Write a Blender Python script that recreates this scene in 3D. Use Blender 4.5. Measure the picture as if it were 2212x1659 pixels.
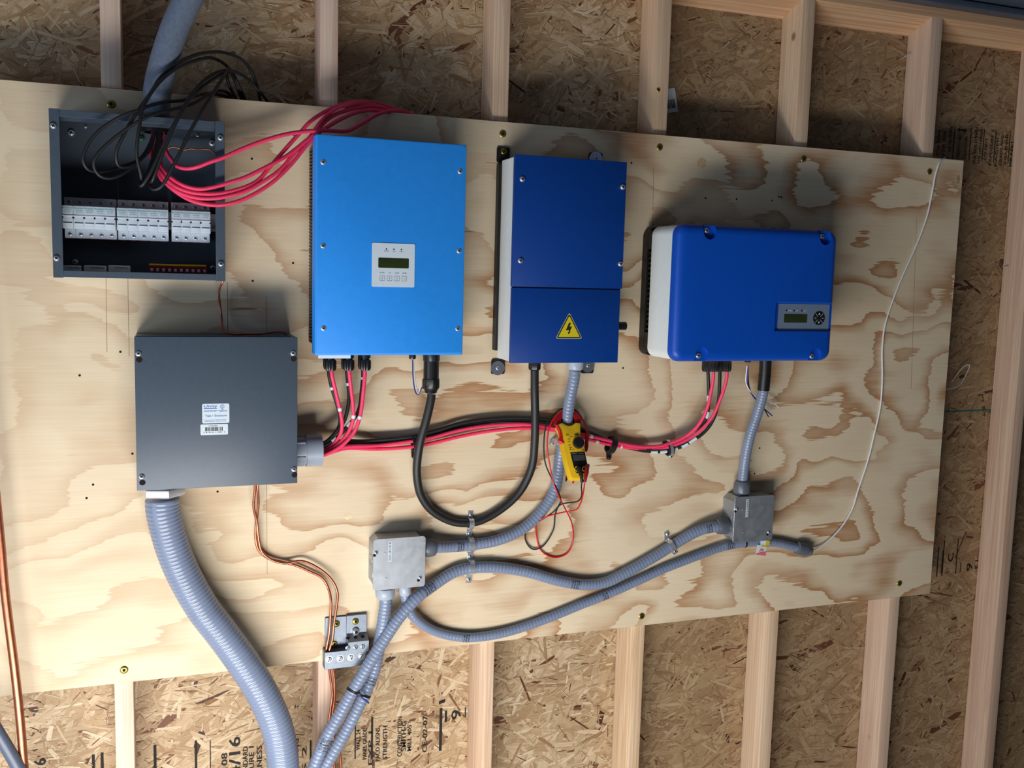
import bpy, bmesh, math, random
import numpy as np
from mathutils import Vector, Matrix

for _o in list(bpy.data.objects):
    bpy.data.objects.remove(_o, do_unlink=True)
scene = bpy.context.scene
COL = scene.collection
random.seed(7)
RNG = np.random.default_rng(11)

# ------------------------------------------------------------------ camera
# world frame: X along the wall, Z up, plywood face at Y = 0 and its centre line at Z = 0, metres
IW, IH = 2212.0, 1659.0
FPX = 2061.12
CAM = Vector((0.09996, -2.08471, 0.26598))
YAW, PITCH, ROLL = -0.346862, -0.113303, -0.026623
ROT = (Matrix.Rotation(YAW, 3, 'Z') @ Matrix.Rotation(PITCH, 3, 'X') @ Matrix.Rotation(ROLL, 3, 'Y'))
cam_data = bpy.data.cameras.new('camera')
cam = bpy.data.objects.new('camera', cam_data)
COL.objects.link(cam)
cam_data.sensor_fit = 'HORIZONTAL'
cam_data.sensor_width = 36.0
cam_data.lens = 36.0 * FPX / IW
cam_data.clip_start = 0.02
cam.matrix_world = Matrix.Translation(CAM) @ (ROT @ Matrix.Rotation(math.pi / 2, 3, 'X')).to_4x4()
scene.camera = cam

# ------------------------------------------------------------------ world and light
scene.view_settings.view_transform = 'Standard'
scene.view_settings.look = 'None'
scene.view_settings.gamma = 1.0
scene.view_settings.use_curve_mapping = False
scene.view_settings.exposure = 0.0
world = bpy.data.worlds.new('daylight')
scene.world = world
world.use_nodes = True
_bg = world.node_tree.nodes['Background']
_bg.inputs[0].default_value = (0.62, 0.74, 1.0, 1)
_bg.inputs[1].default_value = 0.055

def area_light(name, loc, target, sx, sy, power, color):
    d = bpy.data.lights.new(name, 'AREA')
    d.shape = 'RECTANGLE'; d.size = sx; d.size_y = sy
    d.energy = power; d.color = color
    o = bpy.data.objects.new(name, d); COL.objects.link(o)
    o.location = loc
    o.rotation_euler = (Vector(target) - Vector(loc)).to_track_quat('-Z', 'Y').to_euler()
    return o
# daylight thrown up by the sunlit ground in front of the open doorway, low behind the photographer
area_light('doorway_ground_light', (-0.15, -1.42, -1.14), (0.25, 0.0, -0.85), 1.6, 0.46, 46, (1.0, 0.985, 0.965))
# open sky seen through the same doorway, further to the left
area_light('doorway_sky_light', (-2.7, -2.0, -0.5), (0.9, 0.0, -0.2), 1.3, 1.5, 32, (0.62, 0.78, 1.0))

# ------------------------------------------------------------------ survey helpers
def _ray(px, py):
    return ROT @ Vector(((px - IW / 2) / FPX, 1.0, -(py - IH / 2) / FPX))
def P(px, py, d=0.0):
    """surveyed point of the place that stands d metres in front of the plywood face"""
    r = _ray(float(px), float(py)); t = (-float(d) - CAM.y) / r.y
    return CAM + t * r
def PP(px, py, o, n):
    r = _ray(px, py); t = (o - CAM).dot(n) / r.dot(n)
    return CAM + t * r
def rect(px0, py0, px1, py1, d):
    a = P(px0, py0, d); b = P(px1, py1, d)
    return min(a.x, b.x), max(a.x, b.x), min(a.z, b.z), max(a.z, b.z)

def lin(r, g, b):
    f = lambda c: (c / 255) / 12.92 if c <= 10 else (((c / 255) + 0.055) / 1.055) ** 2.4
    return (f(r), f(g), f(b), 1.0)

# ------------------------------------------------------------------ materials
def nt(name):
    m = bpy.data.materials.new(name); m.use_nodes = True
    n = m.node_tree
    return m, n, n.nodes['Principled BSDF']
def N(n, typ, **kw):
    x = n.nodes.new(typ)
    for k, v in kw.items():
        if k.startswith('i_'):
            x.inputs[k[2:].replace('_', ' ')].default_value = v
        else:
            setattr(x, k, v)
    return x
def L(n, a, b): n.links.new(a, b)
def ramp(n, fac, stops):
    r = n.nodes.new('ShaderNodeValToRGB')
    e = r.color_ramp.elements
    while len(e) < len(stops): e.new(0.5)
    for k, (p, c) in enumerate(stops):
        e[k].position = p; e[k].color = c
    L(n, fac, r.inputs[0])
    return r.outputs[0]
def mixc(n, fac, a, b, mode='MIX'):
    m = n.nodes.new('ShaderNodeMix'); m.data_type = 'RGBA'; m.blend_type = mode
    for s, v in ((0, fac), (6, a), (7, b)):
        if hasattr(v, 'node'): L(n, v, m.inputs[s])
        else: m.inputs[s].default_value = v
    return m.outputs[2]
def math_(n, op, a, b=None):
    m = n.nodes.new('ShaderNodeMath'); m.operation = op
    for s, v in ((0, a), (1, b)):
        if v is None: continue
        if hasattr(v, 'node'): L(n, v, m.inputs[s])
        else: m.inputs[s].default_value = v
    return m.outputs[0]
def coords(n, scale=(1, 1, 1), rot=(0, 0, 0), obj=True):
    t = n.nodes.new('ShaderNodeTexCoord'); g = n.nodes.new('ShaderNodeNewGeometry')
    mp = n.nodes.new('ShaderNodeMapping')
    mp.inputs['Scale'].default_value = scale; mp.inputs['Rotation'].default_value = rot
    L(n, t.outputs['Object'] if obj else g.outputs['Position'], mp.inputs[0])
    return mp.outputs[0]
def noise(n, vec, scale, detail=2.0, rough=0.5, dist=0.0):
    x = N(n, 'ShaderNodeTexNoise'); x.inputs['Scale'].default_value = scale
    x.inputs['Detail'].default_value = detail; x.inputs['Roughness'].default_value = rough
    x.inputs['Distortion'].default_value = dist
    L(n, vec, x.inputs['Vector'])
    return x.outputs[0]
def bump(n, h, bsdf, strength=0.2, dist=0.001):
    b = N(n, 'ShaderNodeBump'); b.inputs['Strength'].default_value = strength
    b.inputs['Distance'].default_value = dist
    L(n, h, b.inputs['Height']); L(n, b.outputs[0], bsdf.inputs['Normal'])

def plain(name, col, rough=0.5, metal=0.0, var=0.06, scale=60.0, grain=0.0, gscale=900.0, coat=0.0):
    """even material with a faint mottle and an optional fine surface grain"""
    m, n, b = nt(name)
    v = coords(n)
    f = noise(n, v, scale, 3)
    dark = tuple(c * (1 - var) for c in col[:3]) + (1,)
    lite = tuple(min(1, c * (1 + var)) for c in col[:3]) + (1,)
    L(n, ramp(n, f, [(0.3, dark), (0.7, lite)]), b.inputs['Base Color'])
    b.inputs['Roughness'].default_value = rough
    b.inputs['Metallic'].default_value = metal
    if coat: b.inputs['Coat Weight'].default_value = coat; b.inputs['Coat Roughness'].default_value = 0.15
    if grain: bump(n, noise(n, v, gscale, 1), b, grain, 0.0004)
    return m

def plywood_mat():
    m, n, b = nt('rotary_cut_pine_plywood')
    pos = coords(n, obj=False)
    # slow warp of the grain field
    warp = N(n, 'ShaderNodeTexNoise'); warp.inputs['Scale'].default_value = 2.6; warp.inputs['Detail'].default_value = 3
    L(n, pos, warp.inputs['Vector'])
    add = N(n, 'ShaderNodeVectorMath', operation='MULTIPLY_ADD')
    L(n, warp.outputs['Color'], add.inputs[0]); add.inputs[1].default_value = (0.30, 0, 0.16)
    L(n, pos, add.inputs[2])
    mp = N(n, 'ShaderNodeMapping'); mp.inputs['Scale'].default_value = (1.15, 1.0, 2.1)
    mp.inputs['Location'].default_value = (3.1, 0, 0.35)
    L(n, add.outputs[0], mp.inputs[0])
    h = noise(n, mp.outputs[0], 1.7, 2.4, 0.5, 0.0)
    # ragged fibres tear the ring edges along the sheet
    fib = noise(n, coords(n, (7, 1, 120), obj=False), 1.0, 3, 0.6)
    hh = math_(n, 'ADD', h, math_(n, 'MULTIPLY', math_(n, 'SUBTRACT', fib, 0.5), 0.055))
    sepx = N(n, 'ShaderNodeSeparateXYZ'); L(n, pos, sepx.inputs[0])
    rings = math_(n, 'FRACT', math_(n, 'MULTIPLY', hh, 9.0))
    latewood = ramp(n, rings, [(0.0, (0, 0, 0, 1)), (0.40, (0.04, 0.04, 0.04, 1)), (0.66, (0.45, 0.45, 0.45, 1)), (0.93, (1, 1, 1, 1)), (0.965, (0.02, 0.02, 0.02, 1))])
    # heartwood comes and goes over the sheet
    patch = noise(n, coords(n, (0.9, 1, 1.6), obj=False), 2.1, 3, 0.55)
    amt = ramp(n, patch, [(0.30, (0.18, 0.18, 0.18, 1)), (0.54, (1, 1, 1, 1))])
    # the veneer is paler sapwood at its left end
    xr = N(n, 'ShaderNodeMapRange'); L(n, sepx.outputs[0], xr.inputs[0])
    xr.inputs[1].default_value = -0.2; xr.inputs[2].default_value = 0.8; xr.inputs[3].default_value = 0.24; xr.inputs[4].default_value = 1.0
    fac = math_(n, 'MULTIPLY', math_(n, 'MULTIPLY', latewood, amt), xr.outputs[0])
    base = mixc(n, noise(n, coords(n, (2, 1, 6), obj=False), 1.6, 3), lin(222, 202, 168), lin(233, 216, 188))
    brown = mixc(n, fib, lin(166, 116, 76), lin(190, 142, 98))
    c = mixc(n, fac, base, brown)
    streak = noise(n, coords(n, (5, 1, 420), obj=False), 1.0, 2, 0.6)
    c = mixc(n, ramp(n, streak, [(0.42, (0.22, 0.22, 0.22, 1)), (0.60, (0, 0, 0, 1))]), c, mixc(n, 1.0, c, (0.80, 0.74, 0.66, 1), 'MULTIPLY'))
    # short dark checks
    chk = noise(n, coords(n, (6, 1, 70), obj=False), 1.0, 2, 0.5)
    c = mixc(n, ramp(n, chk, [(0.735, (0, 0, 0, 1)), (0.78, (0.65, 0.65, 0.65, 1))]), c, lin(92, 66, 42))
    L(n, c, b.inputs['Base Color'])
    b.inputs['Roughness'].default_value = 0.72
    b.inputs['Specular IOR Level'].default_value = 0.25
    bump(n, fib, b, 0.12, 0.0006)
    return m

def stud_mat(name, a, bb, seed):
    m, n, b = nt(name)
    pos = coords(n, obj=False)
    v = N(n, 'ShaderNodeMapping'); v.inputs['Location'].default_value = (seed, seed * 1.7, seed * 0.6)
    L(n, pos, v.inputs[0])
    w = noise(n, v.outputs[0], 2.2, 2)
    mp = N(n, 'ShaderNodeMapping'); mp.inputs['Scale'].default_value = (90, 90, 1.3)
    L(n, v.outputs[0], mp.inputs[0])
    g = noise(n, mp.outputs[0], 1.0, 3, 0.55, 0.6)
    mp2 = N(n, 'ShaderNodeMapping'); mp2.inputs['Scale'].default_value = (420, 420, 6)
    L(n, v.outputs[0], mp2.inputs[0])
    g2 = noise(n, mp2.outputs[0], 1.0, 2)
    c = ramp(n, g, [(0.34, a), (0.52, bb), (0.62, a), (0.75, bb)])
    c = mixc(n, math_(n, 'MULTIPLY', g2, 0.35), c, mixc(n, 1.0, c, (0.72, 0.66, 0.60, 1), 'MULTIPLY'))
    c = mixc(n, ramp(n, w, [(0.4, (0, 0, 0, 1)), (0.7, (0.4, 0.4, 0.4, 1))]), c, lin(222, 192, 168))
    # round knots, stretched along the stud
    vo = N(n, 'ShaderNodeTexVoronoi', feature='F1'); vo.inputs['Scale'].default_value = 4.2
    mk = N(n, 'ShaderNodeMapping'); mk.inputs['Scale'].default_value = (1.3, 1.3, 1.0)
    L(n, v.outputs[0], mk.inputs[0]); L(n, mk.outputs[0], vo.inputs['Vector'])
    k = ramp(n, vo.outputs[0], [(0.035, (1, 1, 1, 1)), (0.065, (0, 0, 0, 1))])
    c = mixc(n, math_(n, 'MULTIPLY', k, 0.75), c, lin(110, 66, 40))
    L(n, c, b.inputs['Base Color'])
    b.inputs['Roughness'].default_value = 0.75
    b.inputs['Specular IOR Level'].default_value = 0.2
    bump(n, g2, b, 0.15, 0.0006)
    return m

def strand_mat():
    m, n, b = nt('pressed_wood_strands')
    at = N(n, 'ShaderNodeAttribute'); at.attribute_name = 'strand'
    uv = N(n, 'ShaderNodeUVMap'); uv.uv_map = 'strand_uv'
    mp = N(n, 'ShaderNodeMapping'); mp.inputs['Scale'].default_value = (14, 420, 1)
    L(n, uv.outputs[0], mp.inputs[0])
    g = noise(n, mp.outputs[0], 1.0, 3, 0.6)
    sep = N(n, 'ShaderNodeSeparateColor'); L(n, at.outputs[0], sep.inputs[0])
    c = ramp(n, sep.outputs[0], [(0.0, lin(66, 42, 30)), (0.06, lin(110, 68, 48)), (0.12, lin(148, 114, 84)), (0.40, lin(176, 148, 112)), (0.68, lin(198, 174, 140)), (0.9, lin(216, 198, 168)), (1.0, lin(228, 216, 194))])
    c = mixc(n, ramp(n, g, [(0.40, (0.55, 0.55, 0.55, 1)), (0.62, (0, 0, 0, 1))]), c, mixc(n, 1.0, c, (0.60, 0.52, 0.44, 1), 'MULTIPLY'))
    spk = noise(n, coords(n, (60, 60, 60), obj=False), 1.0, 3, 0.6)
    c = mixc(n, ramp(n, spk, [(0.27, (0.8, 0.8, 0.8, 1)), (0.34, (0, 0, 0, 1))]), c, lin(48, 30, 18))
    L(n, c, b.inputs['Base Color'])
    b.inputs['Roughness'].default_value = 0.58
    b.inputs['Specular IOR Level'].default_value = 0.3
    bump(n, g, b, 0.3, 0.0006)
    return m

def galv_mat():
    m, n, b = nt('galvanised_steel')
    v = coords(n)
    vo = N(n, 'ShaderNodeTexVoronoi', feature='F1'); vo.inputs['Scale'].default_value = 70
    L(n, v, vo.inputs['Vector'])
    f = noise(n, v, 45, 3)
    c = ramp(n, f, [(0.3, lin(158, 164, 170)), (0.7, lin(176, 181, 187))])
    L(n, c, b.inputs['Base Color'])
    b.inputs['Metallic'].default_value = 0.7
    sep = N(n, 'ShaderNodeSeparateColor'); L(n, vo.outputs['Color'], sep.inputs[0])
    L(n, math_(n, 'ADD', math_(n, 'MULTIPLY', sep.outputs[0], 0.14), 0.40), b.inputs['Roughness'])
    return m

M = dict(
    ply=plywood_mat(), strand=strand_mat(), galv=galv_mat(),
    osb_core=plain('pressed_strand_core', lin(120, 82, 48), 0.7, var=0.4, scale=40),
    ply_edge=plain('ply_edge', lin(190, 150, 104), 0.8, var=0.2, scale=120),
    ink=plain('black_ink', lin(24, 20, 18), 0.8, var=0.3, scale=200),
    ink_grey=plain('grey_print', lin(110, 120, 132), 0.7),
    ink_blue=plain('blue_print', lin(60, 110, 200), 0.6),
    ink_teal=plain('teal_print', lin(70, 160, 160), 0.6),
    chalk=plain('teal_chalk', lin(20, 110, 110), 0.9, var=0.3, scale=300),
    steel_roof=plain('dark_painted_steel', lin(92, 104, 120), 0.42, 0.3),
    concrete=plain('concrete', lin(150, 145, 138), 0.9, var=0.15, scale=8),
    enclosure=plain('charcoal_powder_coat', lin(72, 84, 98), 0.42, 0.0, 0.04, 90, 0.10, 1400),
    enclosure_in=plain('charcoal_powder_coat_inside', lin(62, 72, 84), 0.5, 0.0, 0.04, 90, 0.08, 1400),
    lightblue=plain('light_blue_powder_coat', lin(42, 152, 250), 0.45, 0.0, 0.03, 80, 0.22, 1500),
    blue=plain('dark_blue_powder_coat', lin(0, 58, 138), 0.42, 0.0, 0.03, 80, 0.22, 1500),
    blue3=plain('royal_blue_moulded_cover', lin(0, 76, 184), 0.40, 0.0, 0.03, 80, 0.25, 1500),
    white_side=plain('white_painted_side', lin(236, 242, 242), 0.5, 0, 0.02, 60, 0.08, 1500),
    black_metal=plain('black_anodised_metal', lin(30, 30, 32), 0.5, 0.2, 0.1, 80),
    black=plain('black_plastic', lin(22, 22, 24), 0.38, 0, 0.1, 80),
    rubber=plain('black_rubber', lin(20, 20, 21), 0.55, 0, 0.1, 80),
    blackcable=plain('black_cable_jacket', lin(30, 31, 33), 0.5, 0, 0.12, 300),
    redcable=plain('red_cable_jacket', lin(246, 60, 104), 0.55, 0, 0.14, 260, 0.15, 700),
    redlead=plain('red_test_lead', lin(205, 20, 24), 0.35),
    darkred=plain('dark_red_plastic', lin(150, 16, 24), 0.4),
    conduit=plain('grey_liquidtight_conduit', lin(124, 136, 160), 0.27, 0, 0.05, 30),
    pvc=plain('grey_pvc', lin(150, 160, 176), 0.40, 0, 0.04, 30),
    pvc_dark=plain('grey_pvc_pipe', lin(112, 124, 144), 0.5, 0, 0.12, 160, 0.2, 500),
    fitting=plain('dark_grey_fitting', lin(92, 98, 108), 0.38, 0, 0.05, 60),
    fitting_light=plain('light_grey_fitting', lin(165, 174, 188), 0.35, 0, 0.05, 60),
    zinc=plain('bright_zinc', lin(214, 218, 224), 0.24, 0.72, 0.06, 120),
    alum=plain('machined_aluminium', lin(128, 136, 147), 0.46, 0.9, 0.08, 160),
    brass=plain('yellow_zinc_screw', lin(176, 156, 70), 0.30, 0.9, 0.15, 300),
    copper=plain('bare_copper', lin(176, 108, 82), 0.34, 0.85, 0.15, 90),
    label=plain('white_label', lin(214, 226, 232), 0.45, 0, 0.02),
    panel_white=plain('white_membrane_panel', lin(208, 222, 232), 0.4, 0, 0.02),
    panel_grey=plain('grey_membrane_panel', lin(112, 128, 150), 0.4, 0, 0.04),
    lcd=plain('dark_green_display', lin(44, 54, 26), 0.15, 0, 0.15, 40),
    yellow=plain('yellow_plastic', lin(226, 180, 24), 0.42, 0, 0.05),
    sticker_yellow=plain('yellow_sticker', lin(214, 196, 28), 0.5, 0, 0.03),
    sticker_edge=plain('pale_sticker_edge', lin(176, 172, 140), 0.5),
    pink=plain('pink_print', lin(226, 110, 120), 0.5),
    fuse=plain('white_fuse_plastic', lin(196, 208, 220), 0.45, 0, 0.03),
    fuse_grey=plain('grey_fuse_plastic', lin(232, 226, 220), 0.5, 0, 0.05),
    string=plain('white_string', lin(228, 230, 230), 0.8, 0, 0.1, 600, 0.5, 900),
    wire_blue=plain('blue_wire', lin(30, 50, 130), 0.45),
    wire_white=plain('white_wire', lin(225, 228, 232), 0.45),
    green=plain('green_screw', lin(10, 90, 40), 0.4, 0.2),
    hole=plain('dark_hole', lin(22, 16, 12), 0.95),
    sky_washer=plain('zinc_washer_sky_tinted', lin(196, 214, 250), 0.3, 0.1),  # zinc washer with the sky's reflection painted into its base colour
)
STUDS = [stud_mat('fir_stud_%d' % k, lin(*a), lin(*b_), k * 3.71 + 1) for k, (a, b_) in enumerate([
    ((238, 216, 196), (220, 190, 170)), ((234, 210, 190), (214, 178, 158)), ((234, 207, 176), (210, 173, 142)),
    ((236, 210, 176), (212, 175, 138)), ((234, 209, 178), (214, 179, 144)), ((230, 204, 178), (208, 172, 146)),
    ((224, 196, 170), (204, 166, 140))])]

# ------------------------------------------------------------------ mesh helpers
class B:
    """collects shapes in world coordinates and links them as one mesh object"""
    def __init__(s): s.bm = bmesh.new(); s.slot = 0
    def _tag(s, faces):
        for f in faces: f.material_index = s.slot
    def faces(s, verts, faces):
        vs = [s.bm.verts.new(v) for v in verts]
        fs = []
        for f in faces:
            try: fs.append(s.bm.faces.new([vs[i] for i in f]))
            except ValueError: pass
        s._tag(fs); return s
    def box(s, x0, x1, y0, y1, z0, z1, bev=0.0, seg=2):
        t = bmesh.new()
        bmesh.ops.create_cube(t, size=1)
        for v in t.verts:
            v.co = Vector(((x0 + x1) / 2 + v.co.x * (x1 - x0), (y0 + y1) / 2 + v.co.y * (y1 - y0), (z0 + z1) / 2 + v.co.z * (z1 - z0)))
        if bev: bmesh.ops.bevel(t, geom=list(t.edges), offset=bev, segments=seg, profile=0.5, affect='EDGES')
        return s.merge(t)
    def merge(s, t, mtx=None):
        t.verts.index_update()
        if mtx: bmesh.ops.transform(t, matrix=mtx, verts=t.verts)
        s.faces([v.co.copy() for v in t.verts], [[v.index for v in f.verts] for f in t.faces])
        t.free(); return s
    def prism(s, pts, off, bev=0.0, seg=2):
        """polygon given as 3D points, extruded by the vector off"""
        t = bmesh.new(); n = len(pts); off = Vector(off)
        a = [t.verts.new(p) for p in pts]; b = [t.verts.new(Vector(p) + off) for p in pts]
        t.faces.new(a); t.faces.new(b[::-1])
        for i in range(n): t.faces.new([a[i], b[i], b[(i + 1) % n], a[(i + 1) % n]][::-1])
        bmesh.ops.recalc_face_normals(t, faces=t.faces)
        if bev:
            bs = set(b)
            es = [e for e in t.edges if e.verts[0] in bs and e.verts[1] in bs]
            bmesh.ops.bevel(t, geom=es, offset=bev, segments=seg, profile=0.5, affect='EDGES')
        return s.merge(t)
    def lathe(s, o, ax, prof, seg=20, rmod=None):
        """profile of (radius, height) turned about the axis ax through o"""
        o = Vector(o); ax = Vector(ax).normalized()
        u = ax.orthogonal().normalized(); w = ax.cross(u)
        vs = []; fs = []
        for (r, h) in prof:
            for k in range(seg):
                a = 2 * math.pi * k / seg
                rr = r * (rmod(k, r, h) if rmod else 1)
                vs.append(o + ax * h + (u * math.cos(a) + w * math.sin(a)) * rr)
        for i in range(len(prof) - 1):
            for k in range(seg):
                k2 = (k + 1) % seg
                fs.append([i * seg + k, i * seg + k2, (i + 1) * seg + k2, (i + 1) * seg + k])
        fs.append(list(range(seg))[::-1]); fs.append([(len(prof) - 1) * seg + k for k in range(seg)])
        return s.faces(vs, fs)
    def ring(s, o, ax, r0, r1, h, seg=28):
        o = Vector(o); ax = Vector(ax).normalized(); u = ax.orthogonal().normalized(); w = ax.cross(u)
        vs = []; fs = []
        for (r, q) in ((r0, -h / 2), (r1, -h / 2), (r1, h / 2), (r0, h / 2)):
            for k in range(seg):
                a = 2 * math.pi * k / seg
                vs.append(o + ax * q + (u * math.cos(a) + w * math.sin(a)) * r)
        for i in range(4):
            j = (i + 1) % 4
            for k in range(seg):
                k2 = (k + 1) % seg
                fs.append([i * seg + k, i * seg + k2, j * seg + k2, j * seg + k])
        return s.faces(vs, fs)
    def tube(s, path, r, seg=10, rib=0.0, pitch=0.007, ribpow=3):
        n = len(path); up = None; rings = []
        L_ = 0
        for i in range(n):
            t = (path[min(i + 1, n - 1)] - path[max(i - 1, 0)]).normalized()
            if up is None: up = t.orthogonal().normalized()
            up = (up - t * up.dot(t)).normalized(); w = t.cross(up)
            if i: L_ += (path[i] - path[i - 1]).length
            rr = r
            if rib: rr = r - rib * (0.5 + 0.5 * math.cos(2 * math.pi * L_ / pitch)) ** ribpow
            rings.append([path[i] + (up * math.cos(2 * math.pi * k / seg) + w * math.sin(2 * math.pi * k / seg)) * rr for k in range(seg)])
        vs = [v for g in rings for v in g]; fs = []
        for i in range(n - 1):
            for k in range(seg):
                k2 = (k + 1) % seg
                fs.append([i * seg + k, i * seg + k2, (i + 1) * seg + k2, (i + 1) * seg + k])
        fs.append(list(range(seg))[::-1]); fs.append([(n - 1) * seg + k for k in range(seg)])
        return s.faces(vs, fs)
    def text(s, body, o, u, v):
        vs, fs = text_shape(body)
        o = Vector(o); u = Vector(u); v = Vector(v)
        return s.faces([o + u * a + v * b for a, b in vs], fs)
    def quad(s, o, u, v):
        o = Vector(o); u = Vector(u); v = Vector(v)
        return s.faces([o, o + u, o + u + v, o + v], [[0, 1, 2, 3]])
    def obj(s, name, mats, parent=None, smooth=True, angle=0.7, normals=True):
        if normals: bmesh.ops.recalc_face_normals(s.bm, faces=s.bm.faces)
        me = bpy.data.meshes.new(name)
        s.bm.to_mesh(me); s.bm.free()
        for m in (mats if isinstance(mats, (list, tuple)) else [mats]): me.materials.append(M[m] if isinstance(m, str) else m)
        if smooth:
            me.shade_smooth(); me.set_sharp_from_angle(angle=angle)
        o = bpy.data.objects.new(name, me)
        COL.objects.link(o)
        adopt(o, parent)
        return o

ORIGIN = {}
def adopt(o, parent):
    """keep world-space vertices, with the object's origin at its own centre"""
    me = o.data
    n = len(me.vertices)
    co = np.empty(n * 3); me.vertices.foreach_get('co', co); co = co.reshape(-1, 3)
    c = (co.min(0) + co.max(0)) / 2
    me.vertices.foreach_set('co', (co - c).ravel()); me.update()
    ORIGIN[o.name] = Vector(c)
    if parent is None: o.location = c
    else:
        o.parent = parent
        o.location = Vector(c) - ORIGIN[parent.name]

def thing(name, label, cat, loc, group=None):
    o = bpy.data.objects.new(name, None); COL.objects.link(o)
    o.empty_display_size = 0.03
    o.location = loc; ORIGIN[o.name] = Vector(loc)
    return tag(o, label, cat, group)
def tag(o, label, cat, group=None):
    o['label'] = label; o['category'] = cat
    if group: o['group'] = group
    return o
def structure(o): o['kind'] = 'structure'; return o

_TXT = {}
def text_shape(body):
    if body not in _TXT:
        c = bpy.data.curves.new('t', 'FONT'); c.body = body; c.resolution_u = 2; c.offset = 0.012
        o = bpy.data.objects.new('t', c); COL.objects.link(o)
        me = bpy.data.meshes.new_from_object(o)
        vs = np.array([v.co[:2] for v in me.vertices]); fs = [list(p.vertices) for p in me.polygons]
        lo = vs.min(0); sz = vs.max(0) - lo
        _TXT[body] = ([tuple(v) for v in (vs - lo) / sz], fs)
        bpy.data.objects.remove(o); bpy.data.meshes.remove(me); bpy.data.curves.remove(c)
    return _TXT[body]

def spline(pts, step=0.006):
    """smooth path through the points, sampled about every step metres"""
    pts = [Vector(p) for p in pts]
    q = [pts[0] * 2 - pts[1]] + pts + [pts[-1] * 2 - pts[-2]]
    out = []
    for i in range(1, len(q) - 2):
        a, b, c, d = q[i - 1], q[i], q[i + 1], q[i + 2]
        t0 = 0; t1 = t0 + max((b - a).length, 1e-6) ** .5; t2 = t1 + max((c - b).length, 1e-6) ** .5; t3 = t2 + max((d - c).length, 1e-6) ** .5
        n = max(2, int((c - b).length / step))
        for k in range(n):
            t = t1 + (t2 - t1) * k / n
            A1 = a * ((t1 - t) / (t1 - t0)) + b * ((t - t0) / (t1 - t0))
            A2 = b * ((t2 - t) / (t2 - t1)) + c * ((t - t1) / (t2 - t1))
            A3 = c * ((t3 - t) / (t3 - t2)) + d * ((t - t2) / (t3 - t2))
            B1 = A1 * ((t2 - t) / (t2 - t0)) + A2 * ((t - t0) / (t2 - t0))
            B2 = A2 * ((t3 - t) / (t3 - t1)) + A3 * ((t - t1) / (t3 - t1))
            out.append(B1 * ((t2 - t) / (t2 - t1)) + B2 * ((t - t1) / (t2 - t1)))
    out.append(pts[-1])
    return out
def route(raw, step=0.006):
    """raw: (px, py) or (px, py, d); a missing depth is interpolated along the run"""
    ds = [q[2] if len(q) > 2 else None for q in raw]
    known = [i for i, d in enumerate(ds) if d is not None]
    ds = np.interp(range(len(raw)), known, [ds[i] for i in known])
    return spline([P(q[0], q[1], d) for q, d in zip(raw, ds)], step)
def nearest(path, px, py):
    best = None
    for i, p in enumerate(path):
        q = P(px, py, -p.y); e = (q - p).length
        if best is None or e < best[0]: best = (e, i)
    return best[1]
def direction(path, i): return (path[min(i + 1, len(path) - 1)] - path[max(i - 1, 0)]).normalized()

OUT = Vector((0, -1, 0))
def rrect(x0, x1, z0, z1, r, y, n=5):
    out = []
    for cx, cz, a0 in ((x1 - r, z1 - r, 0), (x0 + r, z1 - r, 90), (x0 + r, z0 + r, 180), (x1 - r, z0 + r, 270)):
        for k in range(n + 1):
            a = math.radians(a0 + 90 * k / n)
            out.append(Vector((cx + r * math.cos(a), y, cz + r * math.sin(a))))
    return out
def loft(rings, cap=True):
    b = B(); n = len(rings[0]); vs = [v for g in rings for v in g]; fs = []
    for i in range(len(rings) - 1):
        for k in range(n):
            k2 = (k + 1) % n
            fs.append([i * n + k, i * n + k2, (i + 1) * n + k2, (i + 1) * n + k])
    if cap: fs.append(list(range(n))); fs.append([(len(rings) - 1) * n + k for k in range(n)])
    return b.faces(vs, fs)

def screw(parent, o, ax=OUT, r=0.004, h=0.0025, mat='zinc', name='screw', kind='cross', seg=16):
    """domed head with a driver recess, seated on the point o"""
    b = B(); o = Vector(o); ax = Vector(ax).normalized()
    b.lathe(o, ax, [(r * .98, -0.0006), (r, h * .25), (r * .9, h * .65), (r * .62, h * .93), (r * .2, h)], seg)
    u = ax.orthogonal().normalized(); w = ax.cross(u)
    a = random.uniform(0, 1.5); u, w = u * math.cos(a) + w * math.sin(a), w * math.cos(a) - u * math.sin(a)
    b.slot = 1
    t = o + ax * (h + 0.0003)
    bars = ((u, w),) if kind == 'slot' else ((u, w), (w, u))
    if kind == 'hex':
        b.faces([t + (u * math.cos(k * math.pi / 3) + w * math.sin(k * math.pi / 3)) * r * .45 for k in range(6)], [[0, 1, 2, 3, 4, 5]])
    else:
        for p, q in bars:
            l = r * (.9 if kind == 'slot' else .52); g = r * .13
            b.faces([t - p * l - q * g, t + p * l - q * g, t + p * l + q * g, t - p * l + q * g], [[0, 1, 2, 3]])
    return b.obj(name, [mat, 'hole'], parent)

def boolean_cut(o, cutters):
    for c in cutters:
        md = o.modifiers.new('cut', 'BOOLEAN'); md.object = c; md.operation = 'DIFFERENCE'; md.solver = 'EXACT'
    bpy.context.view_layer.update()
    dg = bpy.context.evaluated_depsgraph_get()
    me = bpy.data.meshes.new_from_object(o.evaluated_get(dg))
    o.modifiers.clear(); o.data = me
    me.shade_smooth(); me.set_sharp_from_angle(angle=0.7)
    for c in cutters: bpy.data.objects.remove(c, do_unlink=True)

def copy_thing(root, loc, label):
    r = root.copy(); COL.objects.link(r); r.location = loc; r['label'] = label
    for ch in root.children:
        c = ch.copy(); COL.objects.link(c); c.parent = r
        for g in ch.children:
            e = g.copy(); COL.objects.link(e); e.parent = c
    return r

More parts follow.
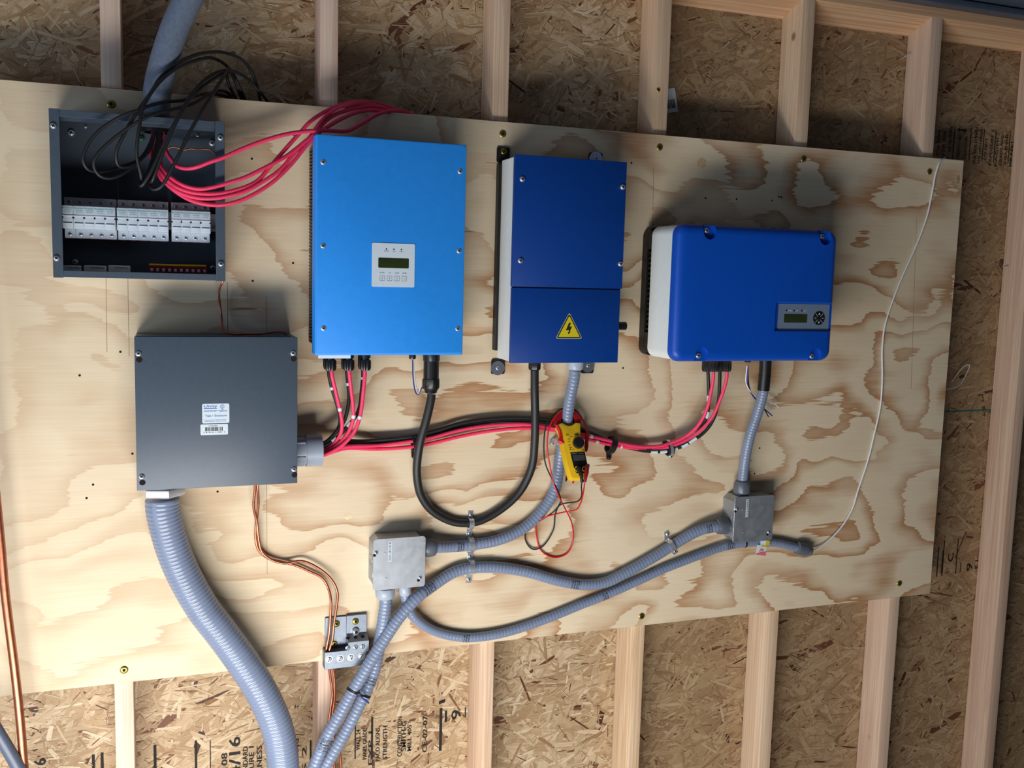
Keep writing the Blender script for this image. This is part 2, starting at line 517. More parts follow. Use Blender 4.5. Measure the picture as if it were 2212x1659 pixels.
# ================================================================== structure
SP = 0.4064                       # stud spacing
STUD_F, OSB_Y = 0.0127, 0.1016    # stud faces touch the back of the plywood
TOPZ, FLOORZ = 0.944, -1.42
XL, XR_ = -0.75, 3.15
b = B().box(XL, XR_, OSB_Y, OSB_Y + 0.011, FLOORZ, 1.05)
wall = structure(b.obj('wall_back', 'osb_core', smooth=False))
wall['label'] = 'oriented strand board sheathing of the back wall'

# loose-looking wood strands pressed into the face of the board
def strands(count, lmin, lmax, wmin, wmax, y0, y1, lo, hi):
    V = []; F = []; C = []; U = []
    x = RNG.uniform(XL, XR_ - 0.1, count * 2); z = RNG.uniform(FLOORZ, 1.0, count * 2)
    keep = ~((np.abs(z) < 0.52) & (x < 2.05)) & ~((z < -1.28)) & ~((x > 2.75))
    x = x[keep][:count]; z = z[keep][:count]; n = len(x)
    ln = RNG.uniform(lmin, lmax, n) ** 1.0; wd = RNG.uniform(wmin, wmax, n) * RNG.uniform(.5, 1, n)
    an = RNG.normal(0.25, 0.75, n); y = OSB_Y - RNG.uniform(y0, y1, n)
    tone = RNG.uniform(lo, hi, n)
    tone = np.where(x > 3 * SP, tone * .62 + .02, tone)      # strands over the right part of the wall get a darker tone
    dark = RNG.random(n) < 0.035; tone[dark] = RNG.uniform(0, .12, dark.sum())
    tilt = RNG.normal(0, 0.0004, n)
    us = np.array([-.5, -.42, .40, .5, .44, -.36]); vs = np.array([.05, -.5, -.46, -.08, .5, .46])
    for k in range(6):
        uu = us[k] * ln * RNG.uniform(.85, 1.1, n); vv = vs[k] * wd * RNG.uniform(.7, 1.15, n)
        V.append(np.stack([x + uu * np.cos(an) - vv * np.sin(an), y + tilt * us[k] * 2 - np.abs(vs[k]) * 0, z + uu * np.sin(an) + vv * np.cos(an)], 1))
        U.append(np.stack([uu + x * 3, vv + z * 3], 1))
    return np.stack(V, 1).reshape(-1, 3), n, np.repeat(tone, 6), np.stack(U, 1).reshape(-1, 2)
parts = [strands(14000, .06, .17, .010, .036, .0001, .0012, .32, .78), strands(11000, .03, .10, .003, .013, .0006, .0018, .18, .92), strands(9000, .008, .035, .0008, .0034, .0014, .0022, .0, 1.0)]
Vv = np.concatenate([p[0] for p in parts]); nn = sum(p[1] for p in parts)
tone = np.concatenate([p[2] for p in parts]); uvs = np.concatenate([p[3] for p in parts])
me = bpy.data.meshes.new('wood_strands')
me.vertices.add(len(Vv)); me.vertices.foreach_set('co', Vv.ravel())
me.loops.add(nn * 6); me.loops.foreach_set('vertex_index', np.arange(nn * 6, dtype=np.int32))
me.polygons.add(nn); me.polygons.foreach_set('loop_start', np.arange(0, nn * 6, 6, dtype=np.int32))
me.update(calc_edges=True)
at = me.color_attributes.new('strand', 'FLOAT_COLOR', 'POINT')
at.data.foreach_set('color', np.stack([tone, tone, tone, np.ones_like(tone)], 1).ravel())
uvl = me.uv_layers.new(name='strand_uv'); uvl.data.foreach_set('uv', uvs.ravel())
me.validate()
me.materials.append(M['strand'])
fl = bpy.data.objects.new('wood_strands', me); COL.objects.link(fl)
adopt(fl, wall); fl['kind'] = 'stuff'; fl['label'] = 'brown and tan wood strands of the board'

# studs and the plate they carry
for k, dx in enumerate([0.0, 0.021, 0.0, 0.0, 0.0, 0.0, 0.0]):
    x = k * SP + dx
    b = B()
    t = bmesh.new(); bmesh.ops.create_cube(t, size=1)
    for v in t.verts:
        zt = 0.9755 if v.co.y < 0 else TOPZ
        v.co = Vector((x + v.co.x * .0381, (STUD_F + OSB_Y - .0025) / 2 + v.co.y * (OSB_Y - .0025 - STUD_F), zt if v.co.z > 0 else FLOORZ + .04))
    bmesh.ops.bevel(t, geom=[e for e in t.edges if abs((e.verts[0].co - e.verts[1].co).z) > 1], offset=.0028, segments=2, profile=.5, affect='EDGES')
    b.merge(t)
    b.obj('stud', STUDS[k], wall)
b = B().prism([(XL, STUD_F, .9755), (XL, OSB_Y, TOPZ), (XL, OSB_Y, 1.015), (XL, STUD_F, 1.012)], (XR_ - XL, 0, 0))
tp = plain('fir_plate', lin(196, 146, 108), .75, var=.18, scale=30)
tpm, tn, tb = nt('fir_top_plate')
gv = noise(tn, coords(tn, (1.2, 90, 90), obj=False), 1.0, 3, .55, .5)
L(tn, ramp(tn, gv, [(.35, lin(228, 188, 148)), (.55, lin(206, 158, 118)), (.7, lin(226, 186, 148))]), tb.inputs['Base Color'])
tb.inputs['Roughness'].default_value = .75
b.obj('top_plate', tpm, wall)
B().box(XL, XR_, STUD_F, OSB_Y - .002, FLOORZ, FLOORZ + .0381).obj('bottom_plate', tpm, wall)

# shed roof of dark steel panels rising towards the front
sl = math.tan(math.radians(12))
b = B()
y0, y1, z0 = 0.012, -3.4, 1.0125
b.prism([(XL, y0, z0), (XL, y1, z0 + sl * (y0 - y1)), (XL, y1, z0 + sl * (y0 - y1) + .004), (XL, y0, z0 + .004)], (XR_ - XL, 0, 0))
roof = structure(b.obj('ceiling', 'steel_roof', smooth=False)); roof['label'] = 'underside of the dark steel roof'
b = B()
b.box(XL, XR_, -.028, .0115, .999, 1.0155, .002)
b.obj('eave_flashing', 'steel_roof', roof)
q = P(2146, 12, .16)
for dx in (0, -.6, -1.2):
    screw(roof, (q.x + dx, q.y, z0 + sl * (y0 - q.y)), (0, 0, -1), .006, .005, 'zinc')
structure(B().box(-3.2, 4.2, -4.2, .2, FLOORZ - .05, FLOORZ).obj('floor', 'concrete', smooth=False))

# black mill stamps printed on the strand board
def stamp(b, body, p0, p1, h):
    a = P(p0[0], p0[1], -(OSB_Y - .0026)); c = P(p1[0], p1[1], -(OSB_Y - .0026))
    c.x = a.x
    u = c - a; v = Vector((-h, 0, 0))
    b.text(body, a, u, v)
def bar(b, p0, p1, w):
    a = P(p0[0], p0[1], -(OSB_Y - .0026)); c = P(p1[0], p1[1], -(OSB_Y - .0026)); c.x = a.x
    b.quad(a - Vector((w / 2, 0, 0)), (w, 0, 0), c - a)
b = B()
for t_, x_, ya, yb in (('CATEGORY', 2054, 329, 272), ('STRENGTH AXIS', 2072, 344, 290), ('DIRECCION', 2087, 344, 296), ('THIS SIDE DOWN', 2107, 356, 275), ('ESTE LADO ABAJO', 2118, 354, 279), ('PS 2-04  SPAN', 2040, 340, 284), ('7/16 24/16', 2028, 336, 280), ('DO NOT', 2130, 346, 298), ('EXPOSURE 1', 2141, 358, 282), ('PACIFIC', 2153, 360, 288), ('GRADE AND', 2163, 358, 290), ('SHEATHING', 2173, 358, 286), ('PANEL', 2185, 360, 300)):
    stamp(b, t_, (x_, ya), (x_, yb), .0095)
for x_, ya, yb in ((2058, 344, 274), (2093, 346, 277), (2121, 350, 279), (2146, 352, 282), (2177, 354, 284)):
    bar(b, (x_, ya), (x_, yb), .003)
a = P(2068, 280, -(OSB_Y - .0026)); c = P(2089, 282, -(OSB_Y - .0026)); hw = .006
b.faces([a, a + Vector((.008, 0, hw)), a + Vector((.008, 0, -hw))], [[0, 1, 2]]); b.faces([c, c + Vector((-.008, 0, hw)), c + Vector((-.008, 0, -hw))], [[0, 1, 2]])
b.quad(a + Vector((.007, 0, -.002)), c - a - Vector((.014, 0, 0)), (0, 0, .004))
b.obj('printed_stamp', 'ink', wall, smooth=False)
b = B()
for x_, ya, yb, w in ((2033, 1238, 1190, .003), (2023, 1246, 1182, .004), (2034.5, 1244, 1168, .004), (2064, 1240, 1164, .0035), (2074, 1236, 1216, .003)):
    bar(b, (x_, ya), (x_, yb), w)
stamp(b, 'C', (2059, 1213), (2059, 1195), .022); stamp(b, '9', (2100, 1233), (2100, 1216), .024); stamp(b, 'E 1', (2112, 1228), (2112, 1210), .012)
b.obj('printed_stamp', 'ink', wall, smooth=False)
b = B()
for t_, x_, ya, yb, h in (('24/16', 520, 1700, 1590, .026), ('FOR STANDARD', 536 + 0, 1720, 1612, .012), ('EXPOSURE 1', 549, 1720, 1612, .012), ('THICKNESS', 566, 1720, 1610, .012), ('PRP-108', 492, 1720, 1626, .014), ('7/16', 95 + 6, 1690, 1638, .024)):
    stamp(b, t_, (x_, ya), (x_, yb), h)
for x_, ya, yb, w in ((424, 1700, 1600, .005), (336, 1700, 1610, .006), (222, 1700, 1626, .006), (203, 1700, 1630, .006), (455, 1700, 1600, .002)):
    bar(b, (x_, ya), (x_, yb), w)
b.obj('printed_stamp', 'ink', wall, smooth=False)
b = B()
for t_, x_, ya, yb, h in (('SHEATHING', 645, 1690, 1596, .011), ('PS 2', 662, 1690, 1612, .011), ('WALL 24', 778, 1620, 1576, .010), ('PANEL GRADE', 792, 1640, 1574, .010), ('PACO ALIGNS', 820, 1644, 1572, .011), ('STRENGTH', 836, 1640, 1568, .011), ('CONSTRUCTION', 868, 1634, 1548, .012), ('SMITH-G', 877, 1622, 1558, .012), ('MILL 405', 888, 1622, 1566, .010), ('CE-02-07', 922, 1625, 1546, .012), ('9', 996, 1553, 1532, .026), ('EXP 1', 804, 1652, 1580, .010)):
    stamp(b, t_, (x_, ya), (x_, yb), h)
for x_, ya, yb, w in ((951, 1622, 1530, .007), (963, 1560, 1536, .006), (1005, 1550, 1528, .003), (803, 1640, 1550, .005), (671, 1640, 1600, .004), (767, 1640, 1566, .003)):
    bar(b, (x_, ya), (x_, yb), w)
a = P(948, 1522, -(OSB_Y - .0026)); b.quad(a, (.016, 0, .004), (0, 0, .008))
b.obj('printed_stamp', 'ink', wall, smooth=False)
b = B()
a = P(2040, 891, -(OSB_Y - .0026)); c = P(2146, 887, -(OSB_Y - .0026)); b.quad(a, c - a, (0, 0, .004))
b.obj('chalk_line', 'chalk', wall, smooth=False)
# nails that missed the studs
for (px, py, dx, dz) in ((1946, 128, .012, .012), (1820, 112, .010, .012), (2168, 576, -.008, .002), (1610, 1590, -.008, .006), (1560, 104, .008, .010), (2098, 1520, -.006, .005), (1392, 72, -.004, .010)):
    p = P(px, py, -(OSB_Y - .003))
    B().tube([p + Vector((0, .004, 0)), p + Vector((dx, -.022, dz))], .0014, 6).obj('nail', 'zinc', wall)

# ================================================================== plywood
PX0, PX1, PZ = 2.1453 - 2.4384, 2.1453, .6096
ply = tag(B().box(PX0, PX1, 0, STUD_F - .0004, -PZ, PZ, .0006, 1).obj('plywood_panel', 'ply'), 'large pale pine plywood sheet screwed to the studs', 'board')
for px, py in ((240, 225), (1086, 289), (1425, 318), (1736, 343), (2008, 371), (268, 1447), (1386, 1331), (1943, 1260)):
    o = P(px, py, .0005)
    s_ = screw(ply, o, OUT, .0082, .0022, 'brass', kind='hex', seg=20)
b = B()
for px, py in ((544, 343), (634, 291), (633, 568), (546, 607), (260, 760), (172, 811), (286, 980), (201, 1047), (187, 1076), (470, 1062), (1364, 352), (1346, 795), (1524, 428), (1591, 430), (1668, 433), (1641, 968), (1688, 426), (1630, 1023), (1683, 425)):
    B().lathe(P(px, py, .0002), OUT, [(.0024, -.001), (.0024, .0002), (.001, .0003)], 8).obj('pilot_hole', 'hole', ply)
for (xa, ya, xb, yb) in ((575, 640, 577, 1240), (229, 600, 231, 760), (276, 600, 279, 770), (491, 610, 492, 720), (1050, 351, 1075, 353), (1412, 360, 1408, 640), (1980, 470, 1968, 840)):
    a = P(xa, ya, .0003); c = P(xb, yb, .0003)
    d_ = (c - a).normalized(); w_ = Vector((d_.z, 0, -d_.x)) * .0004
    B().faces([a - w_, c - w_, c + w_, a + w_], [[0, 1, 2, 3]]).obj('pencil_line', plain('pencil', lin(140, 112, 84), .8) if 'pencil' not in bpy.data.materials else bpy.data.materials['pencil'], ply, smooth=False)
# boat-shaped veneer patches and tight knots set into the face
for (px, py, rx, rz, c0) in ((752, 1116, .009, .007, (232, 206, 168)), (1516, 352, .013, .012, (214, 180, 136)), (2070, 388, .006, .012, (172, 144, 110))):
    p = P(px, py, .0003)
    pm = plain('knot_wood', lin(*c0), .7, var=.25, scale=150)
    B().faces([p + Vector((rx * math.cos(k * math.pi / 8), 0, rz * math.sin(k * math.pi / 8))) for k in range(16)], [list(range(16))]).obj('veneer_patch', pm, ply, smooth=False)

# loose screw head and tag at the bare studs
screw(wall, P(1422, 194, -.0125), OUT, .005, .0016, 'brass')
o_ = P(1450, 217, -.098); u_ = Vector((.026, -.006, .005)); v_ = Vector((-.010, .004, .058))
t = thing('barcode_tag', 'small white barcode tag stuck behind a bare stud above the plywood', 'tag', o_)
B().prism([o_ - u_ * .6 - v_ * .5, o_ + u_ * .5 - v_ * .5, o_ + u_ * .5 + v_ * .5, o_ - u_ * .6 + v_ * .5], (0, .0008, 0)).obj('paper', 'label', t, smooth=False)
b = B(); f_ = Vector((0, -.0005, 0))
for k in range(7):
    b.quad(o_ - u_ * .55 + u_ * (k * .13) - v_ * .32 + f_, u_ * random.uniform(.05, .09), v_ * .36)
b.obj('barcode_print', 'ink', t, smooth=False)

# ================================================================== enclosures
ED = .116
def enclosure_shell(x0, x1, z0, z1, root, opened):
    th = .0022
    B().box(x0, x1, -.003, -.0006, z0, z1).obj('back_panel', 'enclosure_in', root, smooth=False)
    B().box(x0, x0 + th, -ED, -.003, z0, z1).obj('side_wall', 'enclosure', root, smooth=False)
    B().box(x1 - th, x1, -ED, -.003, z0, z1).obj('side_wall', 'enclosure', root, smooth=False)
    B().box(x0 + th, x1 - th, -ED, -.003, z1 - th, z1).obj('top_wall', 'enclosure', root, smooth=False)
    B().box(x0 + th, x1 - th, -ED, -.003, z0, z0 + th).obj('bottom_wall', 'enclosure', root, smooth=False)
ex0, ex1, ez0, ez1 = -.1008, .2062, .2405, .5455
k_ = 1.0
oe = thing('fuse_enclosure', 'open charcoal steel enclosure with fuse holders and red cables spilling out', 'electrical box', ((ex0 + ex1) / 2, 0, ez0))
enclosure_shell(ex0, ex1, ez0, ez1, oe, True)
B().box(ex0, ex0 + .0175, -ED - .0022, -ED, ez0 - .001, ez1 + .001, .0006, 1).obj('flange', 'enclosure', oe)
B().box(ex1 - .0175, ex1, -ED - .0022, -ED, ez0 - .001, ez1 + .001, .0006, 1).obj('flange', 'enclosure', oe)
B().box(ex0 + .0175, ex1 - .0175, -ED - .002, -ED, ez1 - .0125, ez1, .0006, 1).obj('flange', 'enclosure', oe)
B().box(ex0 + .0175, ex1 - .0175, -ED - .002, -ED, ez0, ez0 + .0125, .0006, 1).obj('flange', 'enclosure', oe)
B().box(ex0 + .0175, ex1 - .0175, -ED + .010, -ED + .012, ez1 - .018, ez1 - .0022).obj('flange_lip', 'enclosure', oe, smooth=False)
for px, py in ((115, 272), (476, 298), (122, 558), (477, 570)):
    screw(oe, P(px, py, ED + .003), OUT, .0055, .004)
for px, py in ((154, 287), (458, 309), (162, 566), (460, 579)):
    screw(oe, P(px, py, .004), OUT, .0065, .004)
for px, py in ((185, 274), (427, 293)):
    screw(oe, P(px, py, .004), OUT, .003, .002)
screw(oe, P(306, 299, .004), OUT, .0055, .005, 'green')
bp = P(338, 262, .062)
B().ring((bp.x, bp.y, ez1 - .0125), (0, 0, 1), .024, .029, .020).obj('conduit_bushing', 'black', oe)

# DIN rail
rz = P(470, 482, .02).z
ra = B().box(ex0 + .006, ex1 - .006, -.013, -.012, rz - .0175, rz + .0175)
ra.box(ex0 + .006, ex1 - .006, -.020, -.012, rz + .0115, rz + .0125); ra.box(ex0 + .006, ex1 - .006, -.020, -.012, rz - .0125, rz - .0115)
ra.box(ex0 + .006, ex1 - .006, -.021, -.020, rz + .0115, rz + .0175); ra.box(ex0 + .006, ex1 - .006, -.021, -.020, rz - .0175, rz - .0115)
tag(ra.obj('mounting_rail', 'zinc', smooth=False), 'bright zinc rail carrying the fuse holders in the open enclosure', 'rail')

# fuse holders
fx = [134, 158, 181, 203.6, 225.8, 252, 274.6, 297.2, 319.3, 341, 370, 390.4, 411.5, 432.6]
DC, DL = .094, .052
fz_top = P(170, 444.5, DC).z; fz_bot = P(170, 494, DC).z
gz_top = P(150, 426, DL).z; gz_bot = P(170, 514.5, DL).z
x_ref = P(fx[0], 470, DC).x
W_ = .0195
ord_ = ['first', 'second', 'third', 'fourth', 'fifth']
banks = ['left bank of five', 'middle bank of five', 'right bank of four']
f0 = thing('fuse_holder', 'white fuse holder, first from left in the left bank of five', 'fuse holder', (x_ref + W_ / 2, -.021, rz), 'fuse holders in the open enclosure')
xx = x_ref
B().box(xx + .0002, xx + W_ - .0002, -DL, -.0215, gz_bot, gz_top, .0008, 1).obj('body', 'fuse_grey', f0)
lb = B().box(xx + .0003, xx + W_ - .0003, -DL - .001, -DL + .02, gz_bot - .0002, fz_bot + .004, .0006, 1).obj('lower_terminal_block', 'fuse', f0)
cv = B().box(xx + .0003, xx + W_ - .0003, -DC, -.045, fz_bot, fz_top, .0012, 2).obj('cover', 'fuse', f0)
b = B(); zr = fz_top - .0185
b.box(xx + .0002, xx + W_ - .0002, -DC - .0012, -DC + .001, zr - .002, zr + .001, .0004, 1)
b.box(xx + .002, xx + W_ - .002, -DC - .0022, -DC, fz_bot + .0085, fz_bot + .0105, .0006, 1)
b.obj('pull_lever_ridge', 'fuse', cv)
b = B().box(xx - .0001, xx + .0022, -DC - .0006, -DC + .003, zr - .0055, zr - .0025); b.box(xx + W_ - .0022, xx + W_ + .0001, -DC - .0006, -DC + .003, zr - .0055, zr - .0025)
b.obj('latch_notch', 'hole', cv, smooth=False)
b = B(); yy = -DC - .0003
b.text('Littelfuse', (xx + .0035, yy, fz_top - .0058), (.0135, 0, 0), (0, 0, .0024))
b.lathe((xx + .0022, yy, fz_top - .0045), OUT, [(.0012, 0), (.0012, .0001)], 8)
b.text('LPHV001', (xx + .0045, yy, fz_top - .0095), (.011, 0, 0), (0, 0, .0016))
b.text('30A 1000V', (xx + .005, yy, fz_top - .0128), (.010, 0, 0), (0, 0, .0013))
b.obj('printed_text', 'ink_teal', cv, smooth=False)
screw(lb, (xx + W_ / 2, -DL - .001, gz_bot + .0082), OUT, .0042, .001, 'zinc')
screw(f0, (xx + W_ / 2, -DL, gz_top - .0085), OUT, .0038, .001, 'zinc')
B().box(xx + .005, xx + W_ - .005, -DL + .005, -DL + .02, gz_bot - .0014, gz_bot + .001).obj('red_tab', 'darkred', f0, smooth=False)
for k in range(1, 14):
    bank = 0 if k < 5 else 1 if k < 10 else 2
    i = k - (0, 5, 10)[bank]
    xk = P(fx[k], 470, DC).x
    copy_thing(f0, Vector(f0.location) + Vector((xk - x_ref, 0, 0)), 'white fuse holder, %s from left in the %s' % (ord_[i], banks[bank]))

# terminal strips at the bottom of the open enclosure
x0, x1, z0, z1 = rect(321, 568, 448, 590, .05)
z0 = z1 - .027
ts = thing('terminal_strip', 'dark red screw terminal strip with yellow edge in the open enclosure', 'terminal block', ((x0 + x1) / 2, -.05, z0))
B().box(x0, x1, -.05, -.018, z0, z1 - .004, .0005, 1).obj('base', 'darkred', ts)
B().box(x0 + .001, x1 - .002, -.046, -.03, z1 - .0045, z1 - .001).obj('yellow_strip', 'sticker_yellow', ts, smooth=False)
for k in range(11):
    xk = x0 + (x1 - x0 - .0012) * k / 10
    B().box(xk, xk + .0012, -.056, -.048, z0, z1 - .006).obj('barrier', 'darkred', ts, smooth=False)
for k in range(10):
    xk = x0 + (x1 - x0) * (k + .5) / 10
    B().box(xk - .0032, xk + .0032, -.0535, -.049, z1 - .0165, z1 - .0105, .0005, 1).obj('terminal_screw', 'zinc', ts)
for k, (pa, pb) in enumerate(((133, 174), (181, 229), (234, 281))):
    x0, x1, z0, z1 = rect(pa, 573, pb, 590, .055)
    z0 = z1 - .024
    tb_ = thing('terminal_block', 'grey plastic terminal block at bottom of open enclosure, %s of three' % ('leftmost', 'middle', 'rightmost')[k], 'terminal block', ((x0 + x1) / 2, -.05, z0), 'grey terminal blocks')
    B().box(x0, x1, -.055, -.015, z0, z1, .001, 1).obj('body', 'fuse_grey', tb_)
    B().text('Littelfuse', (x0 + .012, -.0553, z1 - .0055), (.024, 0, 0), (0, 0, .003)).obj('printed_text', 'ink', tb_, smooth=False)

# closed enclosure
cx0, cx1, cz0, cz1 = .0372, .3455, -.1718, .1302
ce = thing('closed_enclosure', 'closed charcoal steel enclosure with white label, below the open one', 'electrical box', ((cx0 + cx1) / 2, 0, cz0))
enclosure_shell(cx0 + .001, cx1 - .001, cz0 + .001, cz1 - .001, ce, False)
lid = B().box(cx0, cx1, -ED - .003, -ED, cz0, cz1, .0012, 2).obj('lid', 'enclosure', ce)
B().box(cx0 + .004, cx1 - .012, -ED, -ED + .012, cz1 - .001, cz1 + .0012).obj('lid_lip', 'enclosure', lid, smooth=False)
for px, py in ((299, 764), (633, 763), (306, 1030), (635, 1014)):
    p = P(px, py, ED + .0032)
    screw(lid, p, OUT, .0056, .003)
    B().lathe(p + Vector((.0012, .0003, -.0115)), OUT, [(.0058, -.0005), (.0058, .0003), (.001, .0003)], 16).obj('keyhole', 'hole', lid)
fd = ED + .0034
def flat(px, py): return P(px, py, fd)
x0, x1, z0, z1 = rect(436.5, 872.5, 495.5, 913.5, fd)
lab = B().prism(rrect(x0, x1, z0, z1, .003, -fd + .0004), (0, -.0004, 0)).obj('type_label', 'label', lid, smooth=False)
def at_(fx_, fz_): return Vector((x0 + (x1 - x0) * fx_, -fd - .0003, z0 + (z1 - z0) * fz_))
lw, lh = x1 - x0, z1 - z0
b = B()
b.text('Unity', at_(.06, .78), (lw * .5, 0, 0), (0, 0, lh * .16)); b.quad(at_(.06, .745), (lw * .48, 0, 0), (0, 0, lh * .025))
b.ring(at_(.74, .84), OUT, lw * .062, lw * .076, .0001, 20); b.text('UL', at_(.705, .80), (lw * .07, 0, 0), (0, 0, lh * .09))
b.text('LISTED', at_(.68, .68), (lw * .12, 0, 0), (0, 0, lh * .04))
b.text('GARLAND, TEXAS 75042', at_(.06, .585), (lw * .46, 0, 0), (0, 0, lh * .05)); b.text('MADE IN U.S.A.', at_(.65, .575), (lw * .27, 0, 0), (0, 0, lh * .05))
b.quad(at_(.06, .645), (lw * .88, 0, 0), (0, 0, lh * .008))
b.text('Type 1 Enclosure', at_(.10, .31), (lw * .80, 0, 0), (0, 0, lh * .13))
b.text('Grounding shall be provided by connection', at_(.08, .145), (lw * .80, 0, 0), (0, 0, lh * .045)); b.text('to metal raceway or metallic cable sheath', at_(.08, .075), (lw * .80, 0, 0), (0, 0, lh * .045))
b.obj('printed_text', 'ink_blue', lab, smooth=False)
x0, x1, z0, z1 = rect(433, 917, 492.5, 938.5, fd)
lab = B().prism(rrect(x0, x1, z0, z1, .002, -fd + .0004), (0, -.0004, 0)).obj('barcode_label', 'label', lid, smooth=False)
lw, lh = x1 - x0, z1 - z0
b = B(); xk = .17
while xk < .83:
    w_ = random.choice([.008, .012, .02, .028]); b.quad(at_(xk, .36), (lw * w_, 0, 0), (0, 0, lh * .36)); xk += w_ + random.choice([.01, .014, .022])
b.text('G12X12X4', at_(.3, .80), (lw * .32, 0, 0), (0, 0, lh * .09)); b.text('7 61812 11581 2', at_(.1, .2), (lw * .8, 0, 0), (0, 0, lh * .09))
b.obj('printed_barcode', 'ink', lab, smooth=False)

# ================================================================== light blue inverter
D1 = .116
a = P(678, 289, D1); c = P(1008, 312, D1); e = P(1001, 767, D1); g_ = P(682, 768, D1)
x0, x1, z0, z1 = (a.x + g_.x) / 2, (c.x + e.x) / 2, (e.z + g_.z) / 2, (a.z + c.z) / 2
i1 = thing('solar_inverter', 'light blue box inverter with small white display panel', 'inverter', ((x0 + x1) / 2, 0, z0))
IX0, IX1, IZ0, IZ1 = x0, x1, z0, z1
hs = B().box(x0 + .012, x1 - .006, -.066, -.001, z0 + .016, z1 - .008).obj('heat_sink', 'black_metal', i1, smooth=False)
b = B()
nf = 58
for k in range(nf):
    zz = z0 + .02 + (z1 - z0 - .045) * k / (nf - 1)
    B().box(x0 + .0035, x0 + .012, -.060, -.004, zz, zz + .0035).obj('fin', 'black_metal', hs, smooth=False)
B().box(x0 + .0025, x1 - .0025, -.082, -.066, z0 + .004, z1 - .003, .001, 1).obj('rear_case', 'white_side', i1)
cov = loft([rrect(x0, x1, z0, z1, .004, -.080), rrect(x0, x1, z0, z1, .004, -D1 + .004), rrect(x0 + .0012, x1 - .0012, z0 + .0012, z1 - .0012, .004, -D1 + .0012), rrect(x0 + .004, x1 - .004, z0 + .004, z1 - .004, .003, -D1)]).obj('front_cover', 'lightblue', i1)
for px, py in ((698, 350), (994, 370), (698, 531), (992, 542), (699, 709), (989, 710)):
    screw(cov, P(px, py, D1), OUT, .0055, .0018)
fd = D1 + .0012
x0, x1, z0, z1 = rect(804, 524, 895, 621, fd)
pn = B().prism(rrect(x0, x1, z0, z1, .003, -D1), (0, -.0012, 0)).obj('display_panel', 'panel_white', i1, smooth=False)
lw, lh = x1 - x0, z1 - z0
b = B().prism(rrect(x0 + lw * .145, x0 + lw * .86, z0 + lh * .435, z0 + lh * .665, .002, -fd + .0003), (0, -.0006, 0)).obj('screen', 'lcd', pn, smooth=False)
b = B()
for u in (.33, .505, .68): b.lathe(at_(u, .862), OUT, [(.0016, 0), (.0016, .0002)], 10)
b.obj('indicator_light', 'ink', pn, smooth=False)
b = B()
for u, t_, w_ in ((.275, 'POWER', .11), (.475, 'RUN', .065), (.635, 'FAULT', .09)): b.text(t_, at_(u, .805), (lw * w_, 0, 0), (0, 0, lh * .024))
for u, t_, w_ in ((.18, 'ON/OFF', .11), (.395, 'UP', .04), (.545, 'DOWN', .09), (.715, 'ENTER', .10)): b.text(t_, at_(u, .31), (lw * w_, 0, 0), (0, 0, lh * .024))
b.ring(at_(.24, .195), OUT, .0014, .0018, .0001, 12); b.quad(at_(.235, .205), (.0006, 0, 0), (0, 0, .002))
for u, s_ in ((.413, 1), (.587, -1)):
    p = at_(u, .195); b.faces([p + Vector((-.0012, 0, 0)), p + Vector((.0012, 0, 0)), p + Vector((0, 0, .002 * s_))], [[0, 1, 2]]); b.quad(p + Vector((-.0004, 0, 0)), (.0008, 0, 0), (0, 0, -.002 * s_))
b.quad(at_(.745, .19), (.0034, 0, 0), (0, 0, .0006)); b.quad(at_(.78, .19), (.0005, 0, 0), (0, 0, .0018))
b.obj('printed_text', 'ink_grey', pn, smooth=False)
for u in (.24, .413, .587, .76):
    p = at_(u, .195); s_ = .0052
    o_ = rrect(p.x - s_, p.x + s_, p.z - s_, p.z + s_, .0012, p.y, 3); q_ = rrect(p.x - s_ * .88, p.x + s_ * .88, p.z - s_ * .88, p.z + s_ * .88, .001, p.y, 3)
    n = len(o_)
    B().faces(o_ + q_, [[k, (k + 1) % n, n + (k + 1) % n, n + k] for k in range(n)]).obj('button', 'ink_grey', pn, smooth=False)
x0, x1, z0, z1 = rect(687, 766, 757, 774, .10)
B().box(x0, x1, -.102, -.1015, z0, IZ0 + .002).obj('hanging_label', 'label', i1, smooth=False)

def gland(parent, p, r=.011, L_=.034, name='cable_gland', mat='black'):
    """ribbed cable gland hanging down from p"""
    b = B(); dn = Vector((0, 0, -1))
    b.lathe(p, dn, [(r * .92, -.004), (r * .92, L_ * .28)], 16)
    b.lathe(p, dn, [(r * .72, L_ * .26), (r * .72, L_ * .42)], 16)
    b.lathe(p, dn, [(r * .9, L_ * .40), (r, L_ * .46), (r, L_ * .86), (r * .82, L_), (r * .5, L_)], 24, lambda k, rr, h: .86 if k % 3 == 0 else 1.0)
    return b.obj(name, mat, parent)
def hexgland(parent, p, r, L_, name='cable_gland', mat='black'):
    b = B(); dn = Vector((0, 0, -1))
    b.lathe(p, dn, [(r * 1.02, -.003), (r * 1.02, L_ * .2)], 6)
    b.lathe(p, dn, [(r * .8, L_ * .2), (r * .8, L_ * .3)], 20)
    b.lathe(p, dn, [(r, L_ * .28), (r * 1.03, L_ * .34), (r * 1.03, L_ * .82), (r * .9, L_ * .96), (r * .6, L_)], 8)
    return b.obj(name, mat, parent)
for px in (713, 752, 788):
    q = P(px + 1.5, 768, .088); gland(i1, Vector((q.x, q.y, IZ0 + .003)), .0118, .037)
    q = P(px - 3, 768, .052); gland(i1, Vector((q.x, q.y, IZ0 + .017)), .0118, .052)
q = P(891, 768, .07); hexgland(i1, Vector((q.x, q.y, IZ0 + .004)), .0075, .017)
q = P(932, 768, .062); RC = Vector((q.x, q.y, IZ0 + .006))
b = B(); dn = (0, 0, -1)
